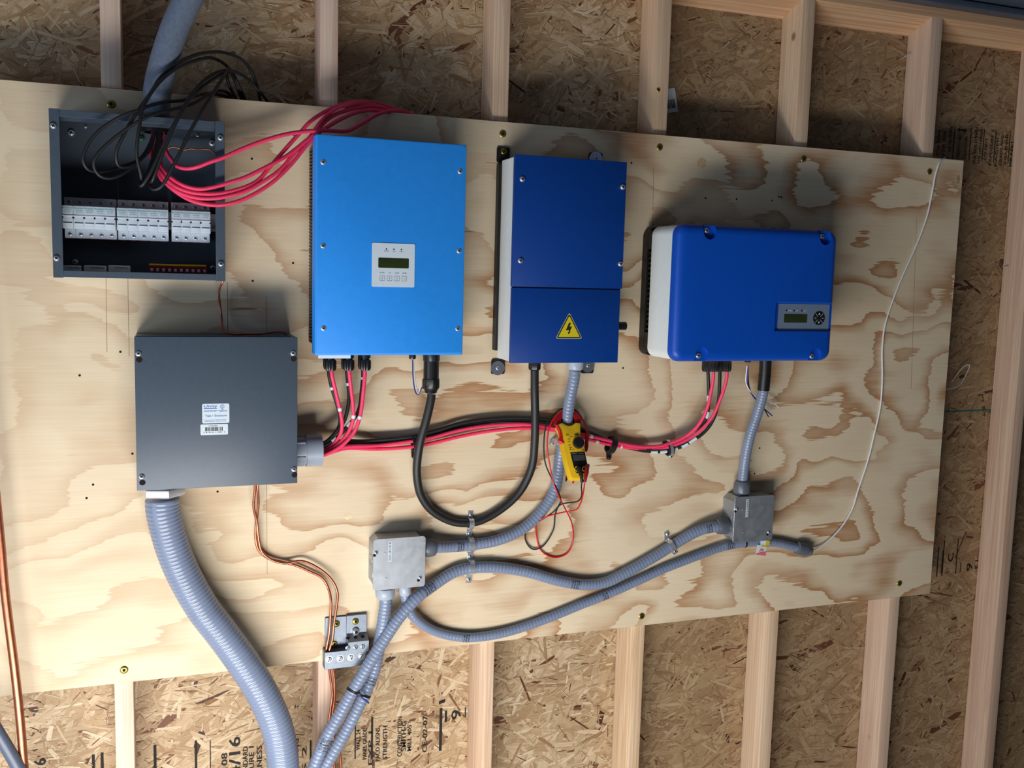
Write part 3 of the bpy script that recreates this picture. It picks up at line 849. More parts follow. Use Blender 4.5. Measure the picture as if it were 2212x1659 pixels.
b.lathe(RC, dn, [(.0185, 0), (.0185, .022), (.0172, .024)], 32, lambda k, r, h: .95 if k % 4 == 0 else 1)
b.lathe(RC, dn, [(.0170, .023), (.0170, .062)], 32)
co = b.obj('round_connector', 'black', i1)
b = B().lathe(RC, dn, [(.0165, .061), (.0196, .063), (.0196, .082), (.017, .086)], 8); b.lathe(RC, dn, [(.0148, .085), (.0148, .089), (.0135, .090), (.0135, .093), (.0105, .095)], 24)
b.obj('clamping_nut', 'black', co)

# ================================================================== dark blue tall inverter
D2 = .121
a = P(1110, 333, D2); c = P(1356, 350, D2); e = P(1337, 785, D2); g_ = P(1105, 783, D2)
x0, x1, z0, z1 = (a.x + g_.x) / 2, (c.x + e.x) / 2, (e.z + g_.z) / 2, (a.z + c.z) / 2
JX0, JX1, JZ0, JZ1 = x0, x1, z0, z1
i2 = thing('disconnect_cabinet', 'tall dark blue cabinet with yellow high voltage triangle', 'inverter', ((x0 + x1) / 2, 0, z0))
B().box(x0 + .004, x1 - .004, -D2 + .004, -.022, z0 + .003, z1 - .003, .001, 1).obj('side_case', 'white_side', i2)
bk = B().box(x0 - .002, x1 - .03, -.022, -.001, z0 + .02, z1 - .012, .001, 1).obj('mounting_plate', 'black_metal', i2)
zs = (P(1107, 619, D2).z + P(1340, 626, D2).z) / 2
B().box(x0, x1, -D2, -D2 + .012, zs + .0012, z1, .0015, 2).obj('upper_cover', 'blue', i2)
lc = B().box(x0 + .001, x1 - .004, -D2, -D2 + .012, z0, zs - .0012, .0015, 2).obj('lower_cover', 'blue', i2)
B().box(x0 + .002, x1 - .004, -D2 + .003, -D2 + .010, zs - .003, zs + .003).obj('dark_gap_strip', 'black', i2, smooth=False)  # added black strip that paints the dark gap between the covers
for px, py in ((1128, 387), (1345, 404), (1124, 563), (1340, 570)):
    screw(i2, P(px, py, D2), OUT, .0062, .0042)
def tab(px0, py0, px1, py1, sx, sz, washer):
    u0, u1, w0, w1 = rect(px0, py0, px1, py1, .004)
    B().prism(rrect(u0, u1, w0, w1, .004, -.001), (0, -.003, 0)).obj('mounting_tab', 'black_metal', bk, smooth=False)
    if washer: B().lathe(P(sx, sz, .0045), OUT, [(.0165, 0), (.0165, .0012), (.004, .0014)], 28).obj('washer', washer, bk)
    screw(bk, P(sx, sz, .0055), OUT, .0075 if not washer else .005, .003, 'zinc' if washer else 'brass')
tab(1074, 317, 1101, 352, 1088, 327, None)
tab(1062, 776, 1090, 808, 1075, 795, 'fitting')
tab(1256, 776, 1282, 806, 1270, 790, 'fitting')
tab(1273, 329, 1301, 352, 1287, 343, 'sky_washer')
fd = D2 + .0005
v0, v1, v2 = P(1230, 676, fd), P(1201, 731, fd), P(1257, 731, fd)
def tri(k, y, r):
    c_ = (v0 + v1 + v2) / 3; out = []
    vv = [c_ + (q_ - c_) * k for q_ in (v0, v1, v2)]
    for i in range(3):
        p_, a_, b_ = vv[i], vv[i - 1], vv[(i + 1) % 3]
        da, db = (a_ - p_).normalized(), (b_ - p_).normalized()
        for t_ in (0, .25, .5, .75, 1): out.append((p_ + da * r) * (1 - t_) ** 2 + p_ * 2 * t_ * (1 - t_) + (p_ + db * r) * t_ ** 2)
    return [Vector((q_.x, y, q_.z)) for q_ in out]
st = B().prism(tri(1.05, -D2, .007), (0, -.0004, 0)).obj('warning_sticker', 'sticker_edge', lc, smooth=False)
B().faces(tri(.97, -fd, .006), [list(range(15))]).obj('triangle_border', 'ink', st, smooth=False)
B().faces(tri(.83, -fd - .0002, .002), [list(range(15))]).obj('triangle_field', 'sticker_yellow', st, smooth=False)
def wz(px, py): return P(1050 + px / 6.703, 640 + py / 6.703, fd + .0004)
b = B(); b.faces([wz(*q_) for q_ in ((1200, 385), (1230, 385), (1208, 440), (1243, 436), (1213, 515), (1226, 516), (1190, 553), (1184, 514), (1198, 516), (1200, 492), (1155, 492))], [list(range(11))])
b.obj('lightning_bolt', 'ink', st, smooth=False)
q = P(1345, 704, .08); kl = P(1351, 704, .08).x - (x1 - .006)
kb = B().lathe(Vector((x1 - .006, q.y, q.z)), (1, 0, 0), [(.012, 0), (.012, kl * .35), (.0095, kl * .4), (.0095, kl)], 20)
kb.obj('switch_knob', 'black', i2)
q = P(1155, 785, .062); G2 = Vector((q.x, q.y, z0 + .004)); hexgland(i2, G2, .0145, .026)

# ================================================================== royal blue inverter
D3 = .172
a = P(1466, 483, D3 - .006); c = P(1814, 498, D3 - .006); e = P(1791, 781, D3 - .006); g_ = P(1447, 781, D3 - .006)
x0, x1, z0, z1 = (a.x + g_.x) / 2, (c.x + e.x) / 2, (e.z + g_.z) / 2, (a.z + c.z) / 2
KX0, KX1, KZ0, KZ1 = x0, x1, z0, z1
i3 = thing('grid_inverter', 'wide royal blue inverter with rounded corners and grey display', 'inverter', ((x0 + x1) / 2, 0, z0))
R_ = .022
loft([rrect(x0 + .002, x1 - .002, z0 + .002, z1 - .002, R_, -.045), rrect(x0 + .002, x1 - .002, z0 + .002, z1 - .002, R_, -D3 + .024)]).obj('side_case', 'white_side', i3)
hs = loft([rrect(x0 + .001, x1 - .001, z0 + .003, z1 - .003, R_, -.001), rrect(x0 + .001, x1 - .001, z0 + .003, z1 - .003, R_, -.026)]).obj('heat_sink', 'black_metal', i3)
zm = (z0 + z1) / 2 - .01
B().prism([(x0 + .012, -.026, z0 + .012), (x1 - .012, -.026, z0 + .012), (x1 - .012, -.026, z1 - .012), (x0 + .012, -.026, z1 - .012)], (0, -.02, 0)).obj('heat_sink_block', 'black_metal', hs, smooth=False)
for k in range(22):
    zz = z0 + .03 + (z1 - z0 - .06) * k / 21
    B().box(x0 + .004, x0 + .013, -.045, -.026, zz, zz + .004).obj('fin', 'black_metal', hs, smooth=False)
for za, zb in ((z1 - .055, z1 - .012), (z0 + .012, z0 + .06)):
    B().box(x0 + .0015, x0 + .013, -.045, -.026, za, zb, .001, 1).obj('end_plate', 'black_metal', hs)
for px in (1668, 1686, 1700):
    q = P(px, 489, .10); B().box(q.x - .004, q.x + .004, -.11, -.09, z1 - .003, z1 + .004, .001, 1).obj('top_latch', 'black', i3)
rings = []
for ins, dd in ((0, .026), (0, .020), (.0008, .014), (.0035, .008), (.008, .0035), (.014, .001), (.021, 0)):
    rr = max(R_ - ins, .004)
    rings.append(rrect(x0 + ins, x1 - ins, z0 + ins, z1 - ins, rr + .004, -D3 + dd, 7))
cov = loft(rings).obj('front_cover', 'blue3', i3)
cuts = []
scr = []
for px, py, up in ((1526, 498, 1), (1775, 511, 1), (1508, 768, -1), (1753, 769, -1)):
    p = P(px, py, D3 - .012); scr.append(p)
    r = .0165; o_ = []
    cz = p.z - .004 * up; cxx = p.x + .003
    for k in range(13):
        an = math.pi * k / 12
        o_.append(Vector((cxx - r * math.cos(an), 0, cz - up * r * math.sin(an))))
    o_.append(Vector((cxx + r, 0, cz + up * .06))); o_.append(Vector((cxx - r, 0, cz + up * .06)))
    o_ = [Vector((v.x, -D3 + .012, v.z)) for v in o_]
    cuts.append(B().prism(o_, (0, -.05, 0)).obj('cut', 'blue3'))
u0, u1, w0, w1 = rect(1676, 651, 1792, 717, D3)
t = [Vector((u0, -D3 - .001, w0)), Vector((u1 + .1, -D3 - .001, w0)), Vector((u1 + .1, -D3 - .001, w1)), Vector((u0, -D3 - .001, w1))]
s_ = .005
t2 = [Vector((u0 + s_, -D3 + .008, w0 + s_)), Vector((u1 + .1, -D3 + .008, w0 + s_)), Vector((u1 + .1, -D3 + .008, w1 - s_)), Vector((u0 + s_, -D3 + .008, w1 - s_))]
cuts.append(B().faces(t + t2, [[0, 1, 2, 3], [7, 6, 5, 4], [0, 4, 5, 1], [1, 5, 6, 2], [2, 6, 7, 3], [3, 7, 4, 0]]).obj('cut', 'blue3'))
boolean_cut(cov, cuts)
for p in scr: screw(cov, p, OUT, .0068, .004)
fd = D3 - .0068
x0, x1, z0, z1 = rect(1682.5, 656, 1789, 713, fd)
pn = B().prism(rrect(x0, x1, z0, z1, .002, -D3 + .0082), (0, -.0014, 0)).obj('display_panel', 'panel_grey', i3, smooth=False)
lw, lh = x1 - x0, z1 - z0
B().prism(rrect(x0 + lw * .115, x0 + lw * .565, z0 + lh * .28, z0 + lh * .61, .0015, -fd + .0003), (0, -.0006, 0)).obj('screen', 'lcd', pn, smooth=False)
b = B()
for u in (.155, .305, .455): b.lathe(at_(u, .745), OUT, [(.0022, 0), (.0022, .0002)], 10)
b.obj('indicator_light', 'ink', pn, smooth=False)
b = B()
for u, t_, w_ in ((.18, 'POWER', .08), (.33, 'RUN', .05), (.48, 'FAULT', .065)): b.text(t_, at_(u, .72), (lw * w_, 0, 0), (0, 0, lh * .04))
b.obj('printed_text', 'label', pn, smooth=False)
p = at_(.795, .465); kp = B().lathe(p, OUT, [(.0165, 0), (.0165, .0008), (.002, .001)], 28).obj('keypad', 'black', pn)
b = B(); p = p + OUT * .0014
b.faces([p + Vector((-.0026, 0, .0085)), p + Vector((.0026, 0, .0085)), p + Vector((0, 0, .0135))], [[0, 1, 2]]); b.faces([p + Vector((-.0026, 0, -.0085)), p + Vector((.0026, 0, -.0085)), p + Vector((0, 0, -.0135))], [[0, 1, 2]])
for k in range(4):
    an = math.pi / 4 + k * math.pi / 2; dv = Vector((math.cos(an), 0, math.sin(an))); nv = Vector((-dv.z, 0, dv.x))
    b.faces([p + dv * .005 - nv * .0004, p + dv * .015 - nv * .0004, p + dv * .015 + nv * .0004, p + dv * .005 + nv * .0004], [[0, 1, 2, 3]])
b.ring(p + Vector((-.0105, 0, 0)), OUT, .0017, .0022, .0001, 12); b.quad(p + Vector((.008, 0, -.0004)), (.005, 0, 0), (0, 0, .0009))
b.obj('key_symbol', 'label', kp, smooth=False)
for px, dd, drop in ((1527, .07, .045), (1541, .10, .042), (1555, .07, .045), (1570, .10, .042)):
    q = P(px, 783, dd); gland(i3, Vector((q.x, q.y, KZ0 + .012)), .0118, drop)
q = P(1614.5, 783, .08); hexgland(i3, Vector((q.x, q.y, KZ0 + .004)), .0078, .014)

# ================================================================== junction boxes
def junction_box(px_rect, d, name_label):
    tl, tr, br, bl = [P(*q_, d) for q_ in px_rect]
    x0, x1, z0, z1 = (tl.x + bl.x) / 2, (tr.x + br.x) / 2, (bl.z + br.z) / 2, (tl.z + tr.z) / 2
    r = thing('junction_box', name_label, 'junction box', ((x0 + x1) / 2, 0, z0), 'galvanised junction boxes')
    cut = lambda k, y: [Vector((x0 + k, y, z0 + .012 + k)), Vector((x0 + .012 + k, y, z0 + k)), Vector((x1 - .012 - k, y, z0 + k)), Vector((x1 - k, y, z0 + .012 + k)), Vector((x1 - k, y, z1 - .012 - k)), Vector((x1 - .012 - k, y, z1 - k)), Vector((x0 + .012 + k, y, z1 - k)), Vector((x0 + k, y, z1 - .012 - k))]
    body = B().prism(cut(.001, -.0005), (0, -d + .002, 0)).obj('body', 'galv', r, smooth=False)
    lid = B().prism(rrect(x0, x1, z0, z1, .007, -d + .0016, 4), (0, -.0016, 0), .0005, 1).obj('lid', 'galv', r)
    w, h = x1 - x0, z1 - z0
    y = -d - .0002
    for fx_, fz_, s_ in ((.02, .74, 1), (.90, .18, 1)):
        p = Vector((x0 + w * fx_ + (.004 if fx_ < .5 else 0), y, z0 + h * fz_))
        B().lathe(p + Vector((-.0035, 0, -.0055)), OUT, [(.0036, 0), (.0036, .0003)], 12).obj('screw_slot', 'hole', lid)
        screw(lid, p, OUT, .0042, .0028)
    st = B().box(x0 + w * .285, x0 + w * .345, y - .0004, y, z0 + h * .55, z0 + h * .94).obj('barcode_sticker', 'label', lid, smooth=False)
    b = B(); zk = z0 + h * .57
    while zk < z0 + h * .92:
        s_ = random.choice([.0008, .0014, .002]); b.quad((x0 + w * .293, y - .0006, zk), (w * .044, 0, 0), (0, 0, s_)); zk += s_ + random.choice([.001, .0016])
    b.obj('printed_barcode', 'ink_grey', st, smooth=False)
    for fx_, fz_ in ((.22, .72), (.25, .22)):
        B().lathe((x0 + w * fx_, y, z0 + h * fz_), OUT, [(.003, 0), (.0026, .0006), (.001, .0007)], 10).obj('dimple', 'galv', lid)
    kn = B().ring((x0 + .0008, -.03, z0 + h * .55), (1, 0, 0), .013, .0136, .0008, 24).obj('knockout', 'galv', body)
    for fz_ in (.30, .74):
        B().box(x0 - .0006, x0 + .0008, -d + .001, -d + .004, z0 + h * fz_ - .005, z0 + h * fz_ + .005).obj('edge_tab', 'zinc', body, smooth=False)
    return r, x0, x1, z0, z1
jb1, A0, A1, AZ0, AZ1 = junction_box(((807, 1166), (918, 1157), (920, 1262), (805, 1281)), .056, 'galvanised junction box beside the three-strap column, left one of two')
jb2, Q0, Q1, QZ0, QZ1 = junction_box(((1588, 1072), (1672, 1071), (1669, 1168), (1583, 1172)), .056, 'galvanised junction box below the royal blue inverter, right one of two')

# ================================================================== conduit runs
def fitting(name, label, o, ax, r, L_, mat, sides=24, parent=None):
    """threaded connector: locknut collar, grip body with flats, tapered gland nut"""
    o = Vector(o); ax = Vector(ax).normalized()
    t = thing(name, label, 'conduit fitting', o, 'conduit fittings')
    B().lathe(o, ax, [(r * 1.18, -.0015), (r * 1.18, L_ * .14)], 24).obj('collar', mat, t)
    B().lathe(o, ax, [(r * 1.40, L_ * .12), (r * 1.47, L_ * .18), (r * 1.47, L_ * .62), (r * 1.38, L_ * .84), (r * 1.22, L_ * .97), (r * 1.0, L_)], 32, lambda k, rr, h: .965 if (k % 4 == 0 and L_ * .15 < h < L_ * .7) else 1.0).obj('gland_nut', mat, t)
    return t
def conduit(label, raw, r, mat='conduit', rib=.0006, pitch=.0085, seg=20, step=.0014, extra=None, ribpow=9):
    path = route(raw, step) if extra is None else spline([P(*q_) for q_ in raw] + extra, step)
    o = tag(B().tube(path, r, seg, rib, pitch, ribpow).obj('flexible_conduit', mat, angle=1.2), label, 'conduit', 'grey flexible conduits')
    return o, path

# cabinet hub and run down to the left junction box
q = P(1243, 785, .06); H2 = Vector((q.x, q.y, JZ0 + .003))
fitting('conduit_connector', 'pale grey connector under the dark blue cabinet', H2, (0, 0, -1), .0125, .026, 'fitting_light')
jx = Vector((A1, -.03, P(925, 1183, .03).z))
fitting('conduit_connector', 'dark grey connector on right side of the left junction box', jx, (1, 0, 0), .0145, .030, 'fitting')
c1, c1p = conduit('grey flexible conduit curving from dark blue cabinet to left junction box', [(1242, 800, .06), (1240, 820, .059), (1231, 863, .05), (1224, 913, .042), (1215, 960, .03), (1207, 1007, .022), (1200, 1054), (1175, 1098), (1131, 1141, .0155), (1077, 1166, .0155), (1016, 1177, .0155), (970, 1181, .022), (943, 1182, .03), (932, 1182, .03)], .0134, rib=.0009)
# run from the floor to the right junction box
q = P(1566, 1136, .03); kx = Vector((Q0, -.03, q.z))
fitting('conduit_connector', 'dark grey connector on left side of the right junction box', kx, (-1, 0, .02), .0145, .034, 'fitting')
ca, cap = conduit('longest grey conduit, from the floor bundle up to the right junction box', [(540, 2120, .20), (585, 1900, .14), (640, 1745, .10), (677, 1659, .080), (706, 1592, .072), (734, 1543, .066), (763, 1491, .060), (795, 1438, .056), (828, 1385, .050), (864, 1332, .046), (901, 1291, .040), (938, 1263, .024), (986, 1234, .0155), (1047, 1225, .0155), (1129, 1233, .0155), (1210, 1255, .0155), (1267, 1263, .0155), (1310, 1257, .0155), (1346, 1240, .0155), (1409, 1205, .0155), (1467, 1169, .0155), (1510, 1146, .022), (1544, 1138, .03), (1558, 1137, .03)], .0138, rib=.0009)
# run from the floor to the left junction box
q = P(832, 1283, .032); lx = Vector((q.x, -.032, AZ0))
fitting('conduit_connector', 'large grey connector under the left junction box', lx, (0, 0, -1), .0152, .028, 'fitting_light')
cc, ccp = conduit('grey conduit dropping from left junction box into the zip-tied bundle', [(834, 1292, .032), (832, 1312, .032), (828, 1342, .032), (820, 1388, .033), (809, 1446, .038), (791, 1491, .045), (771, 1533, .052), (742, 1588, .060), (716, 1632, .068), (700, 1659, .072), (664, 1735, .09), (605, 1890, .13), (560, 2120, .20)], .0142, rib=.0009)
# stub run that passes behind the right junction box
q = P(873, 1275, .030); mx = Vector((q.x, -.030, AZ0))
fitting('conduit_connector', 'small pale connector under the left junction box', mx, (.12, 0, -1), .0098, .026, 'fitting_light')
cb, cbp = conduit('thin grey conduit sagging along the bottom and ending in a capped stub', [(874, 1284, .030), (879, 1302, .030), (890, 1328, .028), (913, 1349, .022), (950, 1367, .0125), (1007, 1377, .0125), (1068, 1371), (1129, 1355), (1190, 1333), (1251, 1308), (1312, 1284), (1373, 1257), (1434, 1229), (1480, 1211), (1519, 1196), (1559, 1182), (1599, 1174), (1638, 1171), (1678, 1173, .0125), (1708, 1180, .014), (1728, 1185, .016)], .0113, rib=.0007)
p = cbp[-1]; dv = (P(1757, 1191, .016) - P(1720, 1182, .016)).normalized()
t = thing('conduit_end_connector', 'dark grey open connector at the end of the thin conduit stub', 'conduit fitting', p, 'conduit fittings')
B().lathe(p - dv * .012, dv, [(.0116, 0), (.0165, .002), (.0175, .010), (.0175, .030), (.0155, .032)], 24, lambda k, r, h: .96 if k % 4 == 0 and h > .008 else 1).obj('gland_nut', 'fitting', t)
B().lathe(p - dv * .012, dv, [(.0145, .031), (.0145, .036), (.0132, .037), (.0140, .038), (.0132, .040), (.0132, .046)], 24).obj('threaded_end', 'fitting', t)
# run from royal blue inverter
q = P(1654, 783, .085)
slp = route([(1654, 778, .085), (1653, 800, .084), (1651, 822, .082), (1649, 843, .080)], .004)
sl_ = thing('sleeve_connector', 'black sleeve connector under the royal blue inverter', 'conduit fitting', slp[0], 'conduit fittings')
B().tube(slp, .0150, 20).obj('sleeve', 'black', sl_)
B().ring(slp[len(slp) // 2], direction(slp, len(slp) // 2), .0148, .0156, .003).obj('seam_ring', 'black', sl_)
q = P(1602, 1066, .032); kz = Vector((q.x, -.032, QZ1))
fitting('conduit_connector', 'dark grey connector on top of the right junction box', kz, (0, 0, 1), .0145, .036, 'fitting')
cd, cdp = conduit('grey conduit from the royal blue inverter down to the right junction box', [(1650, 838, .080), (1648, 850, .078), (1636, 894, .066), (1620, 942, .052), (1610, 990, .040), (1605, 1030, .033), (1603, 1056, .032)], .0130, rib=.0009, pitch=.0075)
# fat conduit under the closed enclosure
bx = P(352, 1064, .058); BX = Vector((bx.x, bx.y, cz0))
t = thing('locknut_connector', 'bright steel hex connector under the closed enclosure', 'conduit fitting', BX, 'conduit fittings')
B().lathe(BX, (0, 0, -1), [(.034, -.001), (.034, .007)], 32).obj('threaded_collar', 'zinc', t)
B().lathe(BX, (0, 0, -1), [(.041, .006), (.0435, .008), (.0435, .021), (.041, .024), (.036, .026)], 6).obj('hex_nut', 'zinc', t)
cf, cfp = conduit('fat grey flexible conduit sweeping down from the closed enclosure', [(351, 1078, .058), (352, 1100, .058), (364, 1154, .056), (382, 1208, .055), (408, 1263, .055), (440, 1317, .056), (476, 1364, .058), (516, 1418, .062), (552, 1472, .066), (581, 1527, .07), (601, 1581, .074), (612, 1659, .08), (610, 1760, .09), (590, 1900, .12), (560, 2080, .20)], .0340, rib=.0008, pitch=.0082, seg=36, ribpow=3)
# coupling on the right of the closed enclosure
q = P(672, 973, .056); CP = Vector((cx1, q.y, q.z))
t = thing('conduit_coupling', 'short grey plastic coupling on the side of the closed enclosure', 'conduit fitting', CP, 'conduit fittings')
B().lathe(CP, (1, 0, 0), [(.030, -.001), (.030, .026)], 36).obj('male_end', 'pvc', t)
b = B()
for k in range(6):
    an = k * math.pi / 3 + .3
    c_ = CP + Vector((.012, math.cos(an) * .0305, math.sin(an) * .0305)); b.box(c_.x - .010, c_.x + .010, c_.y - .0022, c_.y + .0022, c_.z - .0022, c_.z + .0022, .001, 1)
b.obj('grip_rib', 'pvc', t)
b = B().ring(CP + Vector((.0415, 0, 0)), (1, 0, 0), .0275, .0342, .033, 40); b.lathe(CP + Vector((.026, 0, 0)), (1, 0, 0), [(.0276, 0), (.0276, .002)], 40)
b.obj('socket', 'pvc', t)
# pipe feeding the open enclosure from above
pp = route([(470, -130, .08), (440, -70, .075), (405, 0, .068), (378, 60, .064), (359, 116, .062), (346, 165, .062), (339, 205, .062), (337, 249, .062)], .01)
t = thing('plastic_pipe', 'grey plastic pipe bending into the top of the open enclosure', 'pipe', pp[-1])
B().tube(pp, .0262, 28).obj('pipe', 'pvc_dark', t, angle=1.2)
B().lathe((pp[-1].x, pp[-1].y, ez1), (0, 0, 1), [(.033, -.0005), (.033, .009), (.029, .012)], 28).obj('locknut', 'fitting', t)

def conduit_print(o, path, r, px, py, lines):
    """rows of small black lettering wrapped round the front of a conduit"""
    i0 = nearest(path, px, py); c = path[i0]; t = direction(path, i0)
    n = OUT - t * OUT.dot(t); n.normalize(); s_ = t.cross(n)
    if s_.z < 0: s_ = -s_
    b = B(); m = len(lines)
    for k, body in enumerate(lines):
        j = min(max(i0 + int((k - m / 2) * .0062 / .0014), 1), len(path) - 2)
        cj = path[j]; tj = direction(path, j)
        vs, fs = text_shape(body)
        out = []
        for a_, v_ in vs:
            ph = math.radians(-50 + 100 * a_)
            out.append(cj + tj * (v_ * .0036) + (n * math.cos(ph) + s_ * math.sin(ph)) * (r + .0003))
        b.faces(out, fs)
    b.obj('printed_text', 'ink', o, smooth=False)
TX = ['LIQUID', 'TIGHT', 'LFNC-B', 'UL 1660', 'OUTDOOR']
for o_, pth, r_, px, py, tx in ((ca, cap, .0138, 1240, 1261, TX[:4]), (ca, cap, .0138, 925, 1272, TX), (ca, cap, .0138, 700, 1605, TX), (cc, ccp, .0142, 800, 1470, TX[:3]), (cb, cbp, .0113, 1305, 1287, TX[:3]), (cb, cbp, .0113, 1006, 1377, TX[:3]), (cb, cbp, .0113, 1575, 1178, TX[:4]), (c1, c1p, .0134, 990, 1179, TX[:3]), (ca, cap, .0138, 1530, 1141, TX[:3])):
    conduit_print(o_, pth, r_, px, py, tx)

# ================================================================== straps and clamps
def strap(label, pa, pb, hump_px, hump_r, hump_d, w=.0125, lift=0.0, group='two-hole conduit straps', scr=(1, 1)):
    a = P(*pa, 0); c = P(*pb, 0); h = P(*hump_px, hump_d); h = Vector((h.x, 0, h.z))
    t_ = (c - a); t_.y = 0; Lt = t_.length; t_.normalize()
    s_ = Vector((t_.z, 0, -t_.x))
    hc = (h - a).dot(t_); side = s_ * (h - a).dot(s_)
    R = hump_r + .0008; th = .0016
    prof = [(-.008, .0004 + lift, 0), (hc - R - .004, .0004 + lift, .6), (hc - R - .0006, .003 + lift, 1)]
    for k in range(13):
        an = math.pi * k / 12
        prof.append((hc - R * math.cos(an), max(hump_d, .004 + lift) + R * math.sin(an), 1))
    prof += [(hc + R + .0006, .003 + lift, 1), (hc + R + .004, .0004 + lift, .6), (Lt + .008, .0004 + lift, 0)]
    vs = []; n = len(prof)
    cen = []
    for i, (u, v, k) in enumerate(prof):
        cen.append((u, v))
    for i, (u, v) in enumerate(cen):
        u0, v0 = cen[max(i - 1, 0)]; u1, v1 = cen[min(i + 1, n - 1)]
        tx, ty = u1 - u0, v1 - v0; l = math.hypot(tx, ty) or 1; nx, ny = -ty / l, tx / l
        k = prof[i][2]
        base = a + side * k
        ww = w * (.5 if prof[i][2] != 1 else .46)
        for sg in (-1, 1):
            for off in (0, th):
                vs.append(base + t_ * (u + nx * off) + OUT * (v + ny * off) + s_ * (ww * sg))
    fs = []
    for i in range(n - 1):
        q0, q1 = i * 4, (i + 1) * 4
        for x_, y_ in ((0, 1), (1, 3), (3, 2), (2, 0)): fs.append([q0 + x_, q0 + y_, q1 + y_, q1 + x_])
    fs.append([0, 1, 3, 2]); e_ = (n - 1) * 4; fs.append([e_, e_ + 1, e_ + 3, e_ + 2])
    r = thing('conduit_strap', label, 'strap', a, group)
    B().faces(vs, fs).obj('band', 'zinc', r)
    for q_, on in ((a, scr[0]), (c, scr[1])):
        if on: screw(r, Vector((q_.x, -.002 - lift, q_.z)), OUT, .0046, .0034)
    return r
strap('bright zinc strap over the black cable, topmost of the strap column', (1016, 1111), (1013, 1151), (1017, 1131), .0098, .0105, scr=(1, 1))
strap('bright zinc strap in the middle of the strap column', (1013, 1151), (1014, 1200), (1018, 1177), .0136, .0155, lift=.0017, scr=(0, 1))
strap('bright zinc strap at the bottom of the strap column', (1014, 1200), (1011, 1250), (1018, 1226), .0140, .0155, lift=.0034, scr=(0, 1))
strap('bright zinc strap over the longest conduit near the right junction box', (1441, 1153), (1457, 1190), (1449, 1179), .0140, .0155)
strap('bright zinc strap behind the yellow clamp meter', (1193, 957), (1240, 966), (1216, 958), .0136, .030)

def p_clamp(label, c_px, d, ax, R, tab_px, light):
    c = P(*c_px, d); tb = P(*tab_px, 0)
    r = thing('cushion_clamp', label, 'clamp', tb, 'rubber cushioned cable clamps')
    B().ring(c, ax, R, R + .0032, .014, 28).obj('rubber_cushion', 'rubber', r)
    B().ring(c, ax, R + .003, R + .0044, .0075, 28).obj('metal_band', 'zinc' if light else 'black_metal', r)
    dv = (Vector((tb.x, 0, tb.z)) - Vector((c.x, 0, c.z))).normalized(); sv = Vector((dv.z, 0, -dv.x))
    o0 = Vector((c.x, -.0045, c.z)) + dv * (R - .001); ln = (Vector((tb.x, 0, tb.z)) - Vector((c.x, 0, c.z))).length - R + .006
    B().prism([o0 - sv * .006, o0 + dv * (ln - .004) - sv * .006, o0 + dv * ln - sv * .003, o0 + dv * ln + sv * .003, o0 + dv * (ln - .004) + sv * .006, o0 + sv * .006], (0, .004, 0), 0).obj('tab', 'zinc' if light else 'black_metal', r, smooth=False)
    screw(r, Vector((tb.x, -.0045, tb.z)), OUT, .0046, .003, 'zinc' if light else 'black_metal')
p_clamp('black cushioned clamp on cables behind the black power cable', (897, 958), .017, (1, 0, .18), .0145, (894, 985), False)
p_clamp('black cushioned clamp on the cables just right of the meter', (1320, 961), .017, (1, 0, -.30), .0175, (1314, 988), False)
p_clamp('cushioned clamp with bright band on cables under the royal blue inverter', (1444, 967), .017, (1, 0, .22), .0165, (1447, 985), True)

# ================================================================== cables
def cable(name, label, raw, r, mat, cat, group=None, seg=10, step=.006, marks=()):
    path = route(raw, step)
    if not marks:
        return tag(B().tube(path, r, seg).obj(name, mat, angle=1.2), label, cat, group), path
    t = thing(name, label, cat, path[0], group)
    B().tube(path, r, seg).obj('jacket', mat, t, angle=1.2)
    for px, py, ln in marks:
        i = nearest(path, px, py); dv = direction(path, i)
        h = ln / 2; j0 = i
        seg_ = [path[i] - dv * h, path[i], path[i] + dv * h]
        B().tube(seg_, r * 1.12, seg).obj('wire_marker', 'label', t, angle=1.2)
    return t, path
pv = 'panel cables from the closed enclosure'
cable('red_cable', 'red cable to the leftmost gland of the light blue inverter', [(712, 772, .088), (716, 800, .088), (717, 810, .088), (725, 845, .08), (734, 884, .072), (739, 915, .065), (735, 939, .06), (719, 960, .058), (703, 971, .06), (685, 973, .06)], .0042, 'redcable', 'cable', pv, marks=((733, 886, .007),))
cable('red_cable', 'red cable to the middle gland of the light blue inverter', [(753, 772, .088), (754, 800, .088), (755, 810, .088), (759, 845, .082), (763, 881, .076), (763, 906, .072), (754, 931, .068), (734, 957, .066), (703, 977, .066), (685, 979, .066)], .0042, 'redcable', 'cable', pv, marks=((763, 898, .007),))
cable('red_cable', 'red cable to the rightmost gland of the light blue inverter', [(789, 772, .088), (788, 800, .088), (788, 810, .088), (785, 845, .086), (781, 881, .082), (777, 902, .08), (766, 931, .076), (741, 960, .074), (703, 982, .074), (685, 984, .074)], .0042, 'redcable', 'cable', pv, marks=((778, 899, .007),))
cable('black_cable', 'black cable to the leftmost gland of the light blue inverter', [(709, 780, .052), (710, 800, .052), (711, 812, .052), (717, 839, .05), (728, 874, .048), (735, 902, .046), (732, 922, .045), (720, 940, .045), (703, 955, .047), (686, 960, .05)], .0040, 'blackcable', 'cable', pv, marks=((717, 838, .006),))
cable('black_cable', 'black cable to the middle gland of the light blue inverter', [(748, 780, .052), (749, 800, .052), (750, 812, .052), (752, 830, .052), (754, 859, .052), (750, 888, .052), (743, 910, .05), (723, 937, .05), (703, 956, .052), (686, 962, .054)], .0042, 'blackcable', 'cable', pv, marks=((751, 828, .006),))
